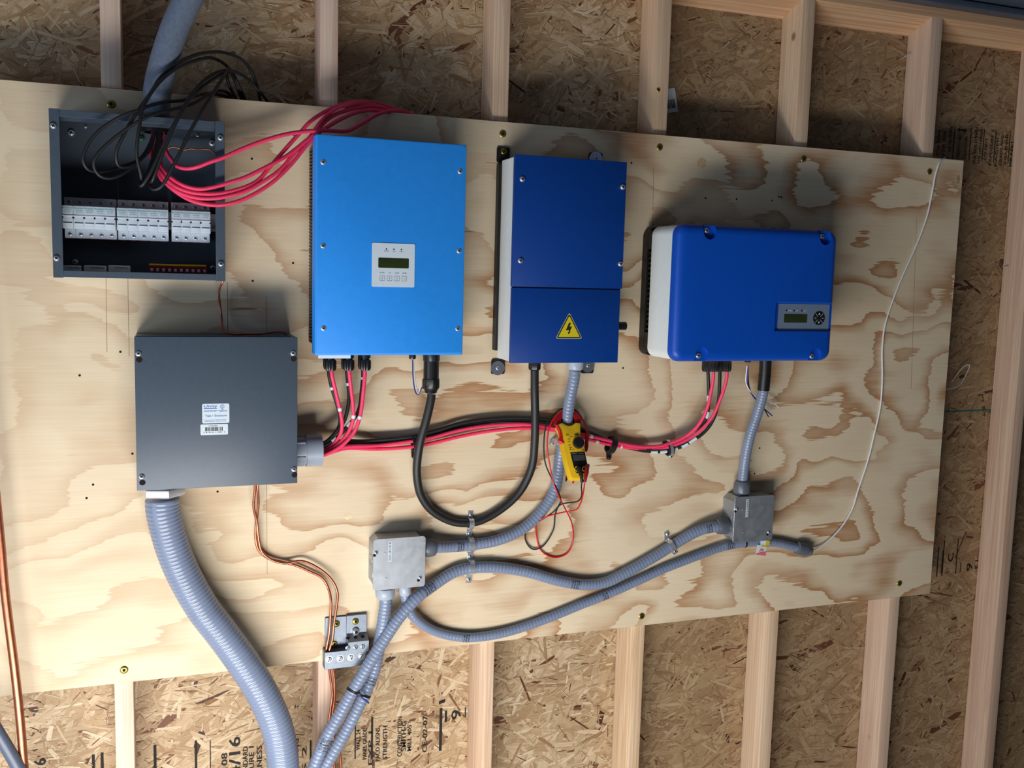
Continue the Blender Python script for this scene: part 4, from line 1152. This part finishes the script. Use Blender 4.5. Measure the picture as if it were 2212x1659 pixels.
cable('black_cable', 'black cable to the rightmost gland of the light blue inverter', [(784, 780, .052), (784, 800, .052), (784, 812, .052), (781, 845, .056), (777, 878, .058), (768, 900, .058), (754, 917, .056), (727, 946, .054), (705, 961, .056), (687, 967, .056)], .0042, 'blackcable', 'cable', pv, marks=((783, 817, .006), (753, 919, .012), (720, 948, .012)))
pv2 = 'panel cables running to the royal blue inverter'
cable('black_cable', 'upper long black cable from the enclosure to the royal blue inverter', [(687, 962, .042), (703, 958, .036), (745, 952, .028), (781, 953, .022), (835, 949, .018), (889, 943, .017), (943, 930, .016), (998, 914, .015), (1070, 904, .014), (1142, 903, .014), (1196, 908, .014), (1254, 926, .015), (1299, 945, .017), (1318, 953, .017), (1343, 963, .012), (1375, 971, .012), (1402, 975, .012), (1422, 976, .014), (1438, 975, .017), (1457, 970, .022), (1479, 962, .03), (1496, 951, .036), (1514, 940, .042), (1533, 920, .05), (1546, 893, .058), (1552, 865, .064), (1555, 815, .07), (1555, 800, .07)], .0042, 'blackcable', 'cable', pv2, marks=((1411, 976, .018), (1432, 975, .018), (1459, 969, .015), (1478, 963, .018), (1498, 950, .022)))
cable('black_cable', 'lower long black cable from the enclosure to the royal blue inverter', [(687, 968, .042), (703, 963, .036), (745, 958, .026), (781, 959, .018), (835, 956, .012), (889, 950, .011), (943, 938, .011), (998, 921, .011), (1070, 910, .011), (1142, 909, .011), (1196, 915, .011), (1254, 933, .011), (1299, 951, .013), (1318, 958, .014), (1360, 968, .018), (1400, 971, .022), (1438, 969, .026), (1462, 963, .03), (1485, 952, .034), (1504, 936, .040), (1519, 916, .046), (1527, 901, .052), (1530, 880, .058), (1531, 850, .064), (1530, 815, .07), (1529, 800, .07)], .0042, 'blackcable', 'cable', pv2, marks=((1530, 862, .016), (1528, 894, .018)))
cable('red_cable', 'upper long red cable from the enclosure to the royal blue inverter', [(687, 977, .066), (703, 975, .058), (745, 965, .042), (817, 962, .026), (889, 953, .022), (925, 947, .021), (998, 928, .019), (1070, 918, .018), (1142, 917, .018), (1196, 925, .018), (1251, 937, .019), (1291, 946, .022), (1316, 952, .024), (1337, 957, .022), (1375, 964, .022), (1403, 965, .024), (1432, 962, .028), (1451, 956, .032), (1479, 944, .042), (1508, 919, .06), (1527, 884, .078), (1536, 846, .09), (1541, 815, .098), (1541, 800, .10)], .0042, 'redcable', 'cable', pv2, marks=((1279, 943, .008),))
cable('red_cable', 'lower long red cable from the enclosure to the royal blue inverter', [(687, 983, .066), (703, 981, .058), (745, 969, .040), (817, 970, .022), (889, 965, .015), (925, 959, .014), (998, 942, .012), (1052, 932, .012), (1124, 925, .012), (1193, 929, .012), (1251, 943, .013), (1290, 954, .016), (1316, 960, .018), (1337, 964, .018), (1375, 969, .020), (1403, 970, .022), (1432, 968, .026), (1455, 962, .032), (1489, 947, .042), (1517, 926, .056), (1540, 899, .070), (1555, 865, .082), (1565, 836, .092), (1570, 815, .098), (1570, 800, .10)], .0042, 'redcable', 'cable', pv2, marks=((1291, 952, .008), (1340, 965, .005)))
cable('power_cable', 'thick black power cable hanging in a U between the two box inverters', [(932, 852, .062), (931, 862, .062), (922, 902, .058), (908, 953, .050), (901, 1000, .040), (901, 1030, .034), (909, 1069, .024), (933, 1103, .016), (972, 1125, .0105), (998, 1130, .0105), (1034, 1126, .0105), (1081, 1101, .014), (1122, 1063, .022), (1148, 1011, .034), (1155, 953, .044), (1156, 899, .052), (1155, 845, .060), (1155, 800, .062)], .0095, 'blackcable', 'cable', None, 16)

# loose black cables out of the open enclosure
lk = 'loose black cables looped out of the open enclosure'
loops = [
 ('making the outermost left loop', [(335, 268, .062), (331, 290, .066), (322, 315, .07), (300, 345, .085), (254, 362, .10), (212, 371, .118), (188, 364, .132), (180, 349, .137), (183, 327, .138), (200, 297, .139), (234, 267, .139), (274, 246, .138), (304, 236, .130), (334, 225, .115), (361, 220, .095), (398, 216, .07), (424, 207, .045), (449, 202, .012), (475, 205, -.014), (500, 213, -.03), (518, 228, -.045), (524, 250, -.05)]),
 ('making the second left loop', [(336, 268, .064), (333, 295, .07), (322, 325, .08), (289, 357, .10), (260, 378, .115), (234, 385, .125), (215, 379, .132), (204, 364, .137), (203, 349, .14), (215, 328, .141), (242, 302, .141), (277, 276, .140), (301, 261, .139), (327, 249, .133), (352, 241, .12), (388, 233, .098), (420, 222, .07), (450, 205, .035), (474, 196, 0), (494, 202, -.03), (506, 222, -.05), (510, 250, -.05)]),
 ('making the small left loop and the highest arch', [(338, 268, .06), (330, 300, .068), (312, 336, .085), (290, 355, .10), (271, 361, .112), (256, 358, .122), (251, 344, .128), (253, 322, .132), (265, 296, .134), (277, 273, .134), (294, 245, .132), (307, 226, .124), (327, 198, .11), (347, 167, .10), (381, 138, .085), (422, 119, .068), (463, 112, .045), (490, 115, .028), (524, 130, .004), (544, 156, -.018), (555, 186, -.03), (562, 216, -.04), (566, 250, -.05)]),
 ('dropping straight before the second highest arch', [(343, 268, .06), (338, 310, .075), (324, 360, .095), (312, 388, .115), (307, 390, .124), (303, 372, .132), (296, 340, .138), (296, 310, .141), (301, 275, .141), (306, 240, .136), (318, 214, .125), (345, 177, .108), (381, 148, .09), (422, 131, .07), (456, 125, .046), (483, 137, .02), (501, 156, -.002), (517, 188, -.02), (530, 217, -.035), (536, 250, -.05)]),
 ('forming the left of the three long hanging loops', [(345, 268, .062), (341, 305, .072), (331, 355, .095), (309, 388, .118), (302, 399, .130), (305, 402, .136), (319, 384, .141), (334, 355, .143), (346, 328, .143), (364, 290, .143), (386, 250, .138), (400, 225, .128), (415, 202, .112), (436, 178, .09), (463, 159, .064), (487, 152, .042), (510, 156, .02), (537, 172, -.004), (558, 195, -.022), (579, 221, -.036), (590, 250, -.05)]),
 ('forming the middle of the three long hanging loops', [(347, 268, .066), (344, 310, .078), (333, 372, .10), (325, 392, .12), (328, 392, .132), (345, 348, .140), (357, 318, .141), (372, 282, .141), (391, 244, .136), (408, 217, .118), (429, 195, .096), (449, 179, .074), (476, 162, .05), (495, 155, .022), (504, 166, -.004), (513, 190, -.022), (522, 216, -.036), (528, 250, -.05)]),
 ('forming the right of the three long hanging loops', [(350, 268, .066), (345, 325, .082), (330, 378, .10), (324, 396, .12), (330, 409, .132), (343, 407, .139), (356, 393, .143), (371, 364, .146), (388, 331, .147), (409, 287, .146), (431, 248, .138), (449, 219, .118), (470, 186, .092), (486, 160, .062), (493, 148, .03), (491, 152, .002), (491, 170, -.02), (500, 195, -.03), (512, 217, -.036), (522, 250, -.05)]),
]
for lab_, raw in loops:
    cable('black_cable', 'loose black cable ' + lab_, raw, .0033, 'blackcable', 'cable', lk, 8, .005)
rk = 'loose red cables out of the open enclosure'
reds = [
 ('uppermost loose red cable, lying on the light blue inverter', [(350, 268, .06), (351, 285, .064), (353, 305, .07), (359, 327, .08), (371, 346, .095), (383, 359, .108), (403, 364, .12), (424, 361, .127), (453, 350, .129), (480, 341, .128), (530, 319, .124), (579, 301, .120), (619, 290, .114), (659, 284, .104), (703, 282, .09), (749, 283, .07), (778, 269, .05), (818, 246, .024), (858, 239, -.002), (893, 249, -.022), (915, 270, -.035), (925, 300, -.04)]),
 ('second loose red cable from the top, crossing the others', [(338, 268, .06), (337, 285, .064), (336, 305, .07), (340, 345, .085), (352, 365, .10), (371, 385, .115), (401, 402, .126), (431, 408, .130), (461, 404, .130), (500, 393, .128), (530, 383, .124), (579, 359, .116), (619, 337, .106), (655, 309, .094), (680, 288, .082), (695, 270, .07), (719, 250, .055), (758, 236, .036), (798, 229, .016), (838, 236, -.006), (878, 248, -.026), (900, 270, -.038), (912, 300, -.04)]),
 ('loose red cable arching highest over the plywood edge', [(336, 268, .055), (331, 290, .06), (326, 315, .066), (331, 350, .082), (346, 369, .10), (361, 388, .112), (386, 406, .122), (416, 416, .128), (446, 419, .130), (480, 417, .129), (530, 404, .122), (558, 389, .114), (582, 362, .106), (619, 319, .094), (649, 286, .082), (669, 264, .074), (699, 243, .06), (739, 226, .04), (768, 220, .022), (808, 222, .002), (848, 234, -.018), (880, 250, -.034), (898, 285, -.04)]),
 ('loose red cable running second from the bottom', [(344, 268, .058), (341, 290, .064), (339, 320, .07), (341, 360, .086), (347, 383, .10), (364, 400, .112), (394, 418, .123), (431, 428, .130), (468, 428, .131), (500, 422, .129), (530, 413, .125), (560, 397, .118), (589, 379, .112), (609, 363, .106), (639, 327, .095), (669, 297, .084), (689, 268, .074), (719, 239, .058), (758, 224, .038), (798, 225, .014), (838, 236, -.008), (872, 252, -.028), (890, 290, -.04)]),
 ('lowest hanging of the loose red cables', [(346, 268, .06), (346, 290, .064), (346, 330, .076), (350, 378, .096), (358, 394, .106), (379, 413, .116), (409, 431, .124), (439, 440, .130), (468, 443, .131), (500, 439, .129), (530, 429, .125), (570, 407, .118), (599, 385, .112), (629, 355, .104), (664, 312, .092), (690, 286, .08), (709, 273, .07), (739, 256, .055), (778, 241, .034), (818, 239, .01), (858, 248, -.012), (886, 262, -.03), (902, 300, -.04)]),
]
for lab_, raw in reds:
    cable('red_cable', lab_, raw, .0041, 'redcable', 'cable', rk, 10, .005)

# ================================================================== copper
cable('copper_wire', 'thin bare copper wire from the open enclosure to the closed one', [(484, 600, .05), (481, 608, .05), (474, 625, .035), (474, 650, .02), (478, 680, .018), (481, 708, .03), (488, 718, .05), (510, 722, .055), (530, 721, .055), (560, 721, .055), (595, 717, .052), (615, 718, .05), (624, 728, .05)], .0023, 'copper', 'wire')
cable('copper_wire', 'short bare copper wire inside the open enclosure', [(356, 332, .02), (362, 322, .022), (375, 317, .024), (388, 321, .022), (400, 324, .022), (412, 321, .024), (425, 323, .024), (440, 322, .024), (455, 324, .026), (464, 333, .028), (468, 344, .03)], .0016, 'copper', 'wire')
cable('ground_wire', 'bare copper ground wire hanging left from the closed enclosure to the lug', [(551, 1040, .05), (551, 1055, .045), (548, 1094, .03), (555, 1128, .018), (559, 1165, .014), (566, 1192, .012), (586, 1209, .012), (615, 1217, .014), (651, 1212, .014), (687, 1227, .014), (716, 1252, .016), (729, 1281, .018), (727, 1310, .02), (721, 1353, .022), (718, 1382, .022), (712, 1403, .022), (709, 1425, .02), (711, 1440, .016), (714, 1465, .012), (718, 1498, .010), (714, 1534, .010), (710, 1570, .010), (720, 1630, .010), (724, 1720, .012), (720, 1900, .012)], .0030, 'copper', 'wire', 'bare copper ground wires')
cable('ground_wire', 'bare copper ground wire hanging right from the closed enclosure to the lug', [(557, 1040, .045), (557, 1055, .042), (558, 1090, .026), (554, 1128, .012), (553, 1168, .010), (560, 1190, .008), (580, 1206, .008), (610, 1214, .008), (640, 1222, .008), (670, 1235, .008), (695, 1248, .008), (708, 1268, .010), (715, 1296, .016), (714, 1330, .018), (711, 1370, .018), (705, 1403, .018), (704, 1425, .016), (717, 1440, .012), (723, 1480, .008), (722, 1516, .006), (718, 1545, .006), (724, 1590, .006), (732, 1614, .006), (737, 1659, .006), (740, 1740, .008), (735, 1900, .008)], .0030, 'copper', 'wire', 'bare copper ground wires')
cable('copper_rod', 'thick bare copper rod leaning at the left edge', [(-70, 420, .045), (-50, 650, .045), (-29, 880, .045), (-7, 1090, .045), (2, 1180, .045), (11, 1281, .045), (31, 1440, .048), (42, 1540, .05), (52, 1659, .05), (66, 1850, .06), (75, 2050, .08)], .0085, 'copper', 'rod', None, 14, .02)
cable('grey_cable', 'dark grey cable crossing the bottom left corner', [(-90, 1440, .06), (-40, 1525, .06), (0, 1590, .06), (40, 1659, .06), (90, 1760, .07), (130, 1900, .1)], .0125, plain('slate_cable', lin(84, 94, 112), .4), 'cable', None, 14, .02)

# ================================================================== ground lug
lg = thing('ground_lug_bar', 'aluminium grounding lugs screwed to the lower edge of the plywood', 'lug', P(746, 1437, 0))
x0, x1, z0, z1 = rect(702, 1333, 791, 1408, .004)
B().box(x0, x0 + (x1 - x0) * .52, -.005, -.0005, z0 - .018, z1 - .002, .0008, 1).obj('left_lug_plate', 'alum', lg)
x2 = x0 + (x1 - x0) * .5
B().box(x2, x1, -.0095, -.0005, z0 + .028, z1, .0008, 1).obj('right_lug_plate', 'alum', lg)
u0, u1, w0, w1 = rect(701, 1410, 791, 1437, .03)
lb_ = B().box(u0, u1, -.030, -.001, w0, w1, .0008, 1).obj('terminal_body', 'alum', lg)
for px, py in ((711, 1424), (735, 1422), (758, 1420), (781, 1418)):
    p = P(px, py, .0302)
    B().ring(p, OUT, .0062, .0078, .0006).obj('socket_rim', 'zinc', lb_); screw(lb_, p, OUT, .0062, .0012, 'zinc', kind='slot')
v0_, v1_, y0_, y1_ = rect(745, 1389, 791, 1407.5, .033)
sb_ = B().prism([(x2 + .001, -.033, y0_), (x2 + .001, -.033, y1_), (x2 + .001, -.0095, y1_ + .012), (x2 + .001, -.0095, y0_)], (x1 - x2 - .001, 0, 0)).obj('small_terminal_body', 'alum', lg, smooth=False)
for px, py in ((751.5, 1399.5), (768, 1398), (783.5, 1396.5)):
    screw(sb_, P(px, py, .0332), OUT, .0056, .0006, 'alum', kind='slot')
    q = P(px, py - 12, .022); B().lathe(Vector((q.x, -.0215, y1_ + .0062)), (0, -.5, 1), [(.0042, 0), (.0042, .0006)], 12).obj('wire_hole', 'hole', sb_)
q = P(710, 1407, .02); B().lathe(Vector((q.x, -.018, w1)), (0, 0, 1), [(.0075, 0), (.0075, .0004)], 16).obj('wire_hole', 'hole', lb_)
for px, py in ((727, 1347), (722, 1391)):
    p = P(px, py, .0052); B().ring(p, OUT, .0085, .0105, .0008).obj('countersink', 'alum', lg); screw(lg, p, OUT, .0078, .0022, 'brass', kind='hex')
screw(lg, P(768, 1342, .0097), OUT, .0078, .003, 'brass', kind='hex')
screw(lg, P(768, 1363, .0097), OUT, .0088, .009, 'zinc', kind='hex')

# ================================================================== zip tie, warning tag, string, small wires
i_ = nearest(cap, 763, 1492); j_ = nearest(ccp, 789, 1496)
pa, pb = cap[i_], ccp[j_]; ax = (direction(cap, i_) - direction(ccp, j_) * 1.0); ax = direction(cap, i_)
if ax.dot(direction(ccp, j_)) < 0: ax2 = -direction(ccp, j_)
else: ax2 = direction(ccp, j_)
ax = (ax + ax2).normalized()
zt = thing('zip_tie', 'black zip tie binding the two conduits above the floor', 'zip tie', pa)
dv = (pb - pa); dv -= ax * dv.dot(ax); e1 = dv.normalized(); e2 = ax.cross(e1)
outl = []
for k in range(11):
    an = math.pi / 2 + math.pi * k / 10; outl.append(pa + (e1 * math.cos(an) + e2 * math.sin(an)) * .0145)
for k in range(11):
    an = -math.pi / 2 + math.pi * k / 10; outl.append(pa + dv + (e1 * math.cos(an) + e2 * math.sin(an)) * .0150)
n = len(outl); vs = []
cen = (pa + pa + dv) / 2
for p in outl:
    o_ = (p - cen).normalized() * .0012
    vs += [p - ax * .0022, p + ax * .0022, p + o_ + ax * .0022, p + o_ - ax * .0022]
fs = []
for k in range(n):
    a_, c_ = k * 4, ((k + 1) % n) * 4
    for u, v in ((0, 1), (1, 2), (2, 3), (3, 0)): fs.append([a_ + u, a_ + v, c_ + v, c_ + u])
B().faces(vs, fs).obj('band', 'black', zt)
hp = P(775, 1500, .078); tp_ = P(797, 1519, .084)
B().box(hp.x - .004, hp.x + .004, hp.y - .003, hp.y + .004, hp.z - .004, hp.z + .004, .001, 1).obj('locking_head', 'black', zt)
B().tube([hp, (hp + tp_) / 2 + Vector((0, -.003, 0)), tp_], .0018, 6).obj('tail', 'wire_blue', zt)

wt = thing('warning_tag', 'small yellow and pink warning tag on the thin conduit stub', 'tag', P(1644, 1198, .03))
pts = [P(1632.5, 1199, .030), P(1654, 1201, .030), P(1656, 1178, .027), P(1662, 1178, .027), P(1663, 1168, .026), P(1643, 1167, .026), P(1643, 1177, .027), P(1636, 1177, .028)]
B().prism(pts, (0, .0006, 0)).obj('paper', 'label', wt, smooth=False)
f_ = Vector((0, -.0004, 0))
B().faces([q_ + f_ for q_ in (P(1644, 1181, .028), P(1656, 1182, .028), P(1657, 1178, .027), P(1645, 1177, .027))], [[0, 1, 2, 3]]).obj('yellow_band', 'sticker_yellow', wt, smooth=False)
B().faces([q_ + f_ for q_ in (P(1654, 1177.5, .027), P(1662, 1178, .027), P(1663, 1169, .026), P(1655, 1168, .026))], [[0, 1, 2, 3]]).obj('yellow_corner', 'sticker_yellow', wt, smooth=False)
B().faces([q_ + f_ for q_ in (P(1633, 1198.5, .030), P(1654, 1200.5, .030), P(1655, 1191, .029), P(1634, 1194, .029))], [[0, 1, 2, 3]]).obj('pink_band', 'pink', wt, smooth=False)
b = B().ring(P(1644, 1191, .0294) + f_ * 2, OUT, .0042, .0062, .0002, 20); b.ring(P(1644, 1191, .0294) + f_ * 2, OUT, .0016, .0026, .0002, 14)
b.obj('pink_seal', 'pink', wt, smooth=False)
B().ring(cbp[nearest(cbp, 1608, 1173)], direction(cbp, nearest(cbp, 1608, 1173)), .0112, .0119, .005, 24).obj('printed_band', 'ink', cb)

cable('pull_string', 'white pull string from the plywood top corner to the conduit stub', [(2046, 350, -.03), (2040, 342, -.006), (2030, 350, .003), (2021, 376, .003), (2013, 419, .003), (2002, 468, .003), (1980, 528, .003), (1953, 588, .003), (1931, 642, .003), (1912, 701, .003), (1906, 750, .003), (1906, 821, .003), (1902, 875, .003), (1888, 940, .003), (1873, 1000, .003), (1853, 1060, .004), (1841, 1099, .005), (1817, 1139, .007), (1781, 1175, .010), (1757, 1189, .014), (1746, 1188, .016)], .0024, 'string', 'string', None, 8, .01)
cable('white_wire', 'white wire looped behind the right edge of the plywood', [(2030, 845, -.03), (2044, 841, -.04), (2072, 832, -.06), (2089, 805, -.07), (2094, 788, -.075), (2083, 791, -.08), (2056, 824, -.09)], .0014, 'wire_white', 'wire', None, 6)
def zz(a_, b_): return 660 + a_ / 6.9125, 740 + b_ / 6.9125
cable('signal_wire', 'thin blue and white signal wire under the light blue inverter, left strand', [(*zz(1597, 262), .07), (*zz(1600, 300), .07), (*zz(1602, 450), .072), (*zz(1620, 640), .076), (*zz(1650, 755), .08), (*zz(1685, 780), .084), (*zz(1710, 720), .088), (*zz(1745, 665), .088)], .0013, 'wire_blue', 'wire', None, 6, .004)
cable('signal_wire', 'thin white signal wire under the light blue inverter, right strand', [(*zz(1603, 262), .068), (*zz(1612, 350), .069), (*zz(1632, 520), .072), (*zz(1655, 690), .078), (*zz(1685, 765), .084), (*zz(1705, 710), .088), (*zz(1715, 640), .09), (*zz(1715, 565), .09)], .0012, 'wire_white', 'wire', None, 6, .004)
cable('signal_wire', 'thin white wire curling behind the conduit under the royal blue inverter', [(1614, 790, .08), (1612, 806, .078), (1611, 822, .074), (1616, 838, .066), (1628, 852, .05), (1645, 861, .035), (1660, 867, .025), (1673, 872, .02), (1682, 880, .018)], .0016, 'wire_white', 'wire', None, 6, .005)
cable('signal_wire', 'thin blue wire curling behind the conduit under the royal blue inverter', [(1616, 790, .082), (1615, 806, .078), (1615, 830, .07), (1622, 848, .056), (1635, 866, .04), (1650, 882, .03), (1668, 898, .02)], .0016, 'wire_blue', 'wire', None, 6, .005)
cable('signal_wire', 'thin black wire curling behind the conduit under the royal blue inverter', [(1616, 792, .076), (1616, 812, .072), (1619, 838, .062), (1628, 856, .048), (1640, 870, .036), (1652, 886, .026), (1660, 900, .02)], .0014, 'rubber', 'wire', None, 6, .005)

# ================================================================== clamp meter
th_ = math.radians(24)
MN = Vector((-.10, -math.cos(th_), math.sin(th_))).normalized()
MO = P(1226, 905, .058)
def zm_(a_, b_): return 1170 + a_ / 8.733, 870 + b_ / 8.733
def mp_(a_, b_, h=0.0):
    o_ = MO + MN * h
    return PP(*zm_(a_, b_), o_, MN)
cmr = thing('clamp_meter', 'yellow clamp meter with red jaws hanging on the grey conduit', 'clamp meter', mp_(560, 800))
outl = [(308, 425), (330, 395), (390, 375), (415, 385), (455, 412), (510, 430), (570, 422), (610, 398), (640, 372), (735, 382), (742, 600), (772, 730), (830, 950), (878, 1180), (902, 1290), (890, 1360), (850, 1435), (600, 1432), (552, 1400), (470, 1110), (405, 830), (392, 640), (350, 520)]
body = B().prism([mp_(a_, b_, 0) - MN * .028 for a_, b_ in outl], MN * .028, .0035, 2).obj('body', 'yellow', cmr)
def ell(cx_, cy_, rx_, ry_, a0, a1, n, h):
    return [mp_(cx_ + rx_ * math.cos(math.radians(a0 + (a1 - a0) * k / n)), cy_ - ry_ * math.sin(math.radians(a0 + (a1 - a0) * k / n)), h) for k in range(n + 1)]
hj = -.014
o1 = ell(490, 360, 252, 235, 192, -14, 22, hj); o2 = ell(490, 372, 128, 165, -10, 190, 22, hj)
B().prism([p - MN * .012 for p in o1 + o2], MN * .018, .002, 2).obj('jaw', 'darkred', cmr)
tr = [(262, 440), (300, 450), (350, 540), (378, 640), (385, 740), (412, 770), (405, 800), (300, 742), (310, 700), (325, 690), (332, 620), (318, 550)]
B().prism([mp_(a_ - 8, b_, -.010) for a_, b_ in tr], MN * .0118, .001, 1).obj('jaw_trigger', 'redlead', cmr)
dp = mp_(690, 760, 0)
dl = B().lathe(dp, MN, [(.0138, -.001), (.0138, .002), (.0128, .0075), (.012, .008)], 28).obj('dial', 'black', cmr)
e_ = (mp_(735, 660, .0085) - mp_(640, 830, .0085)).normalized(); w_ = MN.cross(e_)
B().faces([dp + MN * .0084 + e_ * .011 - w_ * .003, dp + MN * .0084 + e_ * .011 + w_ * .003, dp + MN * .0104 - e_ * .011 + w_ * .003, dp + MN * .0104 - e_ * .011 - w_ * .003], [[0, 1, 2, 3]]).obj('dial_pointer', 'black_metal', dl, smooth=False)
pn = B().prism([mp_(a_, b_, -.001) for a_, b_ in ((535, 940), (805, 925), (838, 1080), (885, 1290), (860, 1330), (660, 1330), (622, 1290))], MN * .0016).obj('front_panel', 'black', cmr, smooth=False)
B().prism([mp_(a_, b_, .0006) for a_, b_ in ((580, 990), (800, 985), (828, 1085), (606, 1100))], MN * .0006).obj('screen', 'panel_grey' if 0 else plain('grey_display', lin(66, 66, 64), .25), pn, smooth=False)
b = B()
b.text('SPERRY', mp_(556, 972, .0012), mp_(680, 966, .0012) - mp_(556, 972, .0012), mp_(552, 948, .0012) - mp_(556, 972, .0012)); b.text('DSA-500', mp_(700, 964, .0012), mp_(790, 960, .0012) - mp_(700, 964, .0012), mp_(697, 948, .0012) - mp_(700, 964, .0012))
b.obj('printed_brand', 'ink_grey', pn, smooth=False)
b = B()
def lbl(s_, a_, b_, w, h): b.text(s_, mp_(a_, b_, .0006), mp_(a_ + w, b_ - w * .03, .0006) - mp_(a_, b_, .0006), mp_(a_ - h * .2, b_ - h, .0006) - mp_(a_, b_, .0006))
lbl('600V', 460, 600, 60, 18); lbl('400A', 465, 622, 60, 18); lbl('2kohm', 525, 650, 55, 18); lbl('600V', 490, 695, 60, 18); lbl('200V', 490, 742, 60, 18); lbl('20A', 505, 808, 45, 18); lbl('200A', 520, 855, 60, 18); lbl('OFF', 580, 890, 45, 18); lbl('CE', 752, 900, 45, 24); lbl('DATA HOLD', 620, 634, 100, 12)
b.faces([mp_(528, 892, .0006), mp_(562, 890, .0006), mp_(542, 868, .0006)], [[0, 1, 2]])
b.obj('printed_text', 'ink', cmr, smooth=False)
c_ = mp_(658, 598, 0); e_ = (mp_(695, 596, 0) - mp_(620, 600, 0))
B().prism([c_ - e_ * .5, c_ - e_ * .35 + Vector((0, 0, .0014)), c_ + e_ * .35 + Vector((0, 0, .0014)), c_ + e_ * .5, c_ + e_ * .35 - Vector((0, 0, .0014)), c_ - e_ * .35 - Vector((0, 0, .0014))], MN * .0012).obj('hold_button', 'ink', cmr, smooth=False)
for nm, mt, pts_, jk in (('black_plug', 'rubber', ((685, 1235, .006), (720, 1290, .013), (750, 1390, .014), (762, 1500, .010)), (665, 1250)), ('red_plug', 'darkred', ((865, 1180, .006), (850, 1260, .013), (835, 1390, .014), (812, 1490, .010)), (810, 1250))):
    pth = spline([mp_(*q_) for q_ in pts_], .003)
    B().ring(mp_(*jk, .001), MN, .0042, .0062, .002, 20).obj('jack_ring', 'yellow', pn)
    bb = B(); n = len(pth)
    bb.tube(pth[: n // 2 + 1], .0052, 12); bb.tube(pth[n // 2:], .0038, 12)
    bb.obj(nm, mt, cmr)
lead_b = [(*zm_(762, 1495), .118), (1256, 1048, .115), (1256, 1072, .09), (1247, 1083, .07), (1211, 1090, .05), (1200, 1109, .03), (1195, 1145, .012), (1171, 1181, .006), (1150, 1186, .005), (1135, 1166, .005), (1142, 1137, .02), (1178, 1118, .03), (1200, 1101, .04), (1211, 1083, .044), (1207, 1065, .046), (1193, 1036, .046), (1178, 1000, .044), (1175, 953, .044), (1182, 913, .044), (1200, 892, .04), (1215, 883, .025), (1240, 884, .025), (1258, 905, .035), (1267, 925, .04), (1268, 945, .045)]
lead_r = [(*zm_(814, 1485), .118), (1262, 1052, .114), (1254, 1087, .08), (1244, 1101, .06), (1215, 1107, .045), (1178, 1117, .034), (1160, 1130, .02), (1159, 1156, .006), (1168, 1188, .004), (1197, 1204, .004), (1225, 1195, .005), (1238, 1166, .008), (1235, 1130, .02), (1222, 1101, .036), (1207, 1072, .052), (1197, 1047, .052), (1188, 1007, .05), (1182, 960, .05), (1189, 917, .05), (1208, 892, .045), (1222, 886, .028), (1244, 893, .03), (1264, 918, .042), (1268, 945, .048), (1266, 962, .05)]
B().tube(route(lead_b, .005), .0017, 8).obj('black_test_lead', 'rubber', cmr, angle=1.2)
B().tube(route(lead_r, .005), .0017, 8).obj('red_test_lead', 'redlead', cmr, angle=1.2)
B().lathe(P(1269, 930, .045), P(1266, 972, .05) - P(1269, 930, .045), [(.002, 0), (.0042, .004), (.0046, .012), (.0046, .034), (.0055, .036), (.003, .05)], 12).obj('red_probe', 'darkred', cmr)
B().lathe(mp_(505, 1300, -.036), mp_(445, 1530, -.03) - mp_(505, 1300, -.036), [(.0042, -.02), (.0046, .006), (.0034, .012), (.0026, .02), (.0014, .026)], 12).obj('black_probe', 'rubber', cmr)
B().lathe(mp_(615, 1420, -.036), mp_(580, 1550, -.034) - mp_(615, 1420, -.036), [(.003, -.02), (.003, .008), (.0014, .014)], 12).obj('red_probe', 'redlead', cmr)
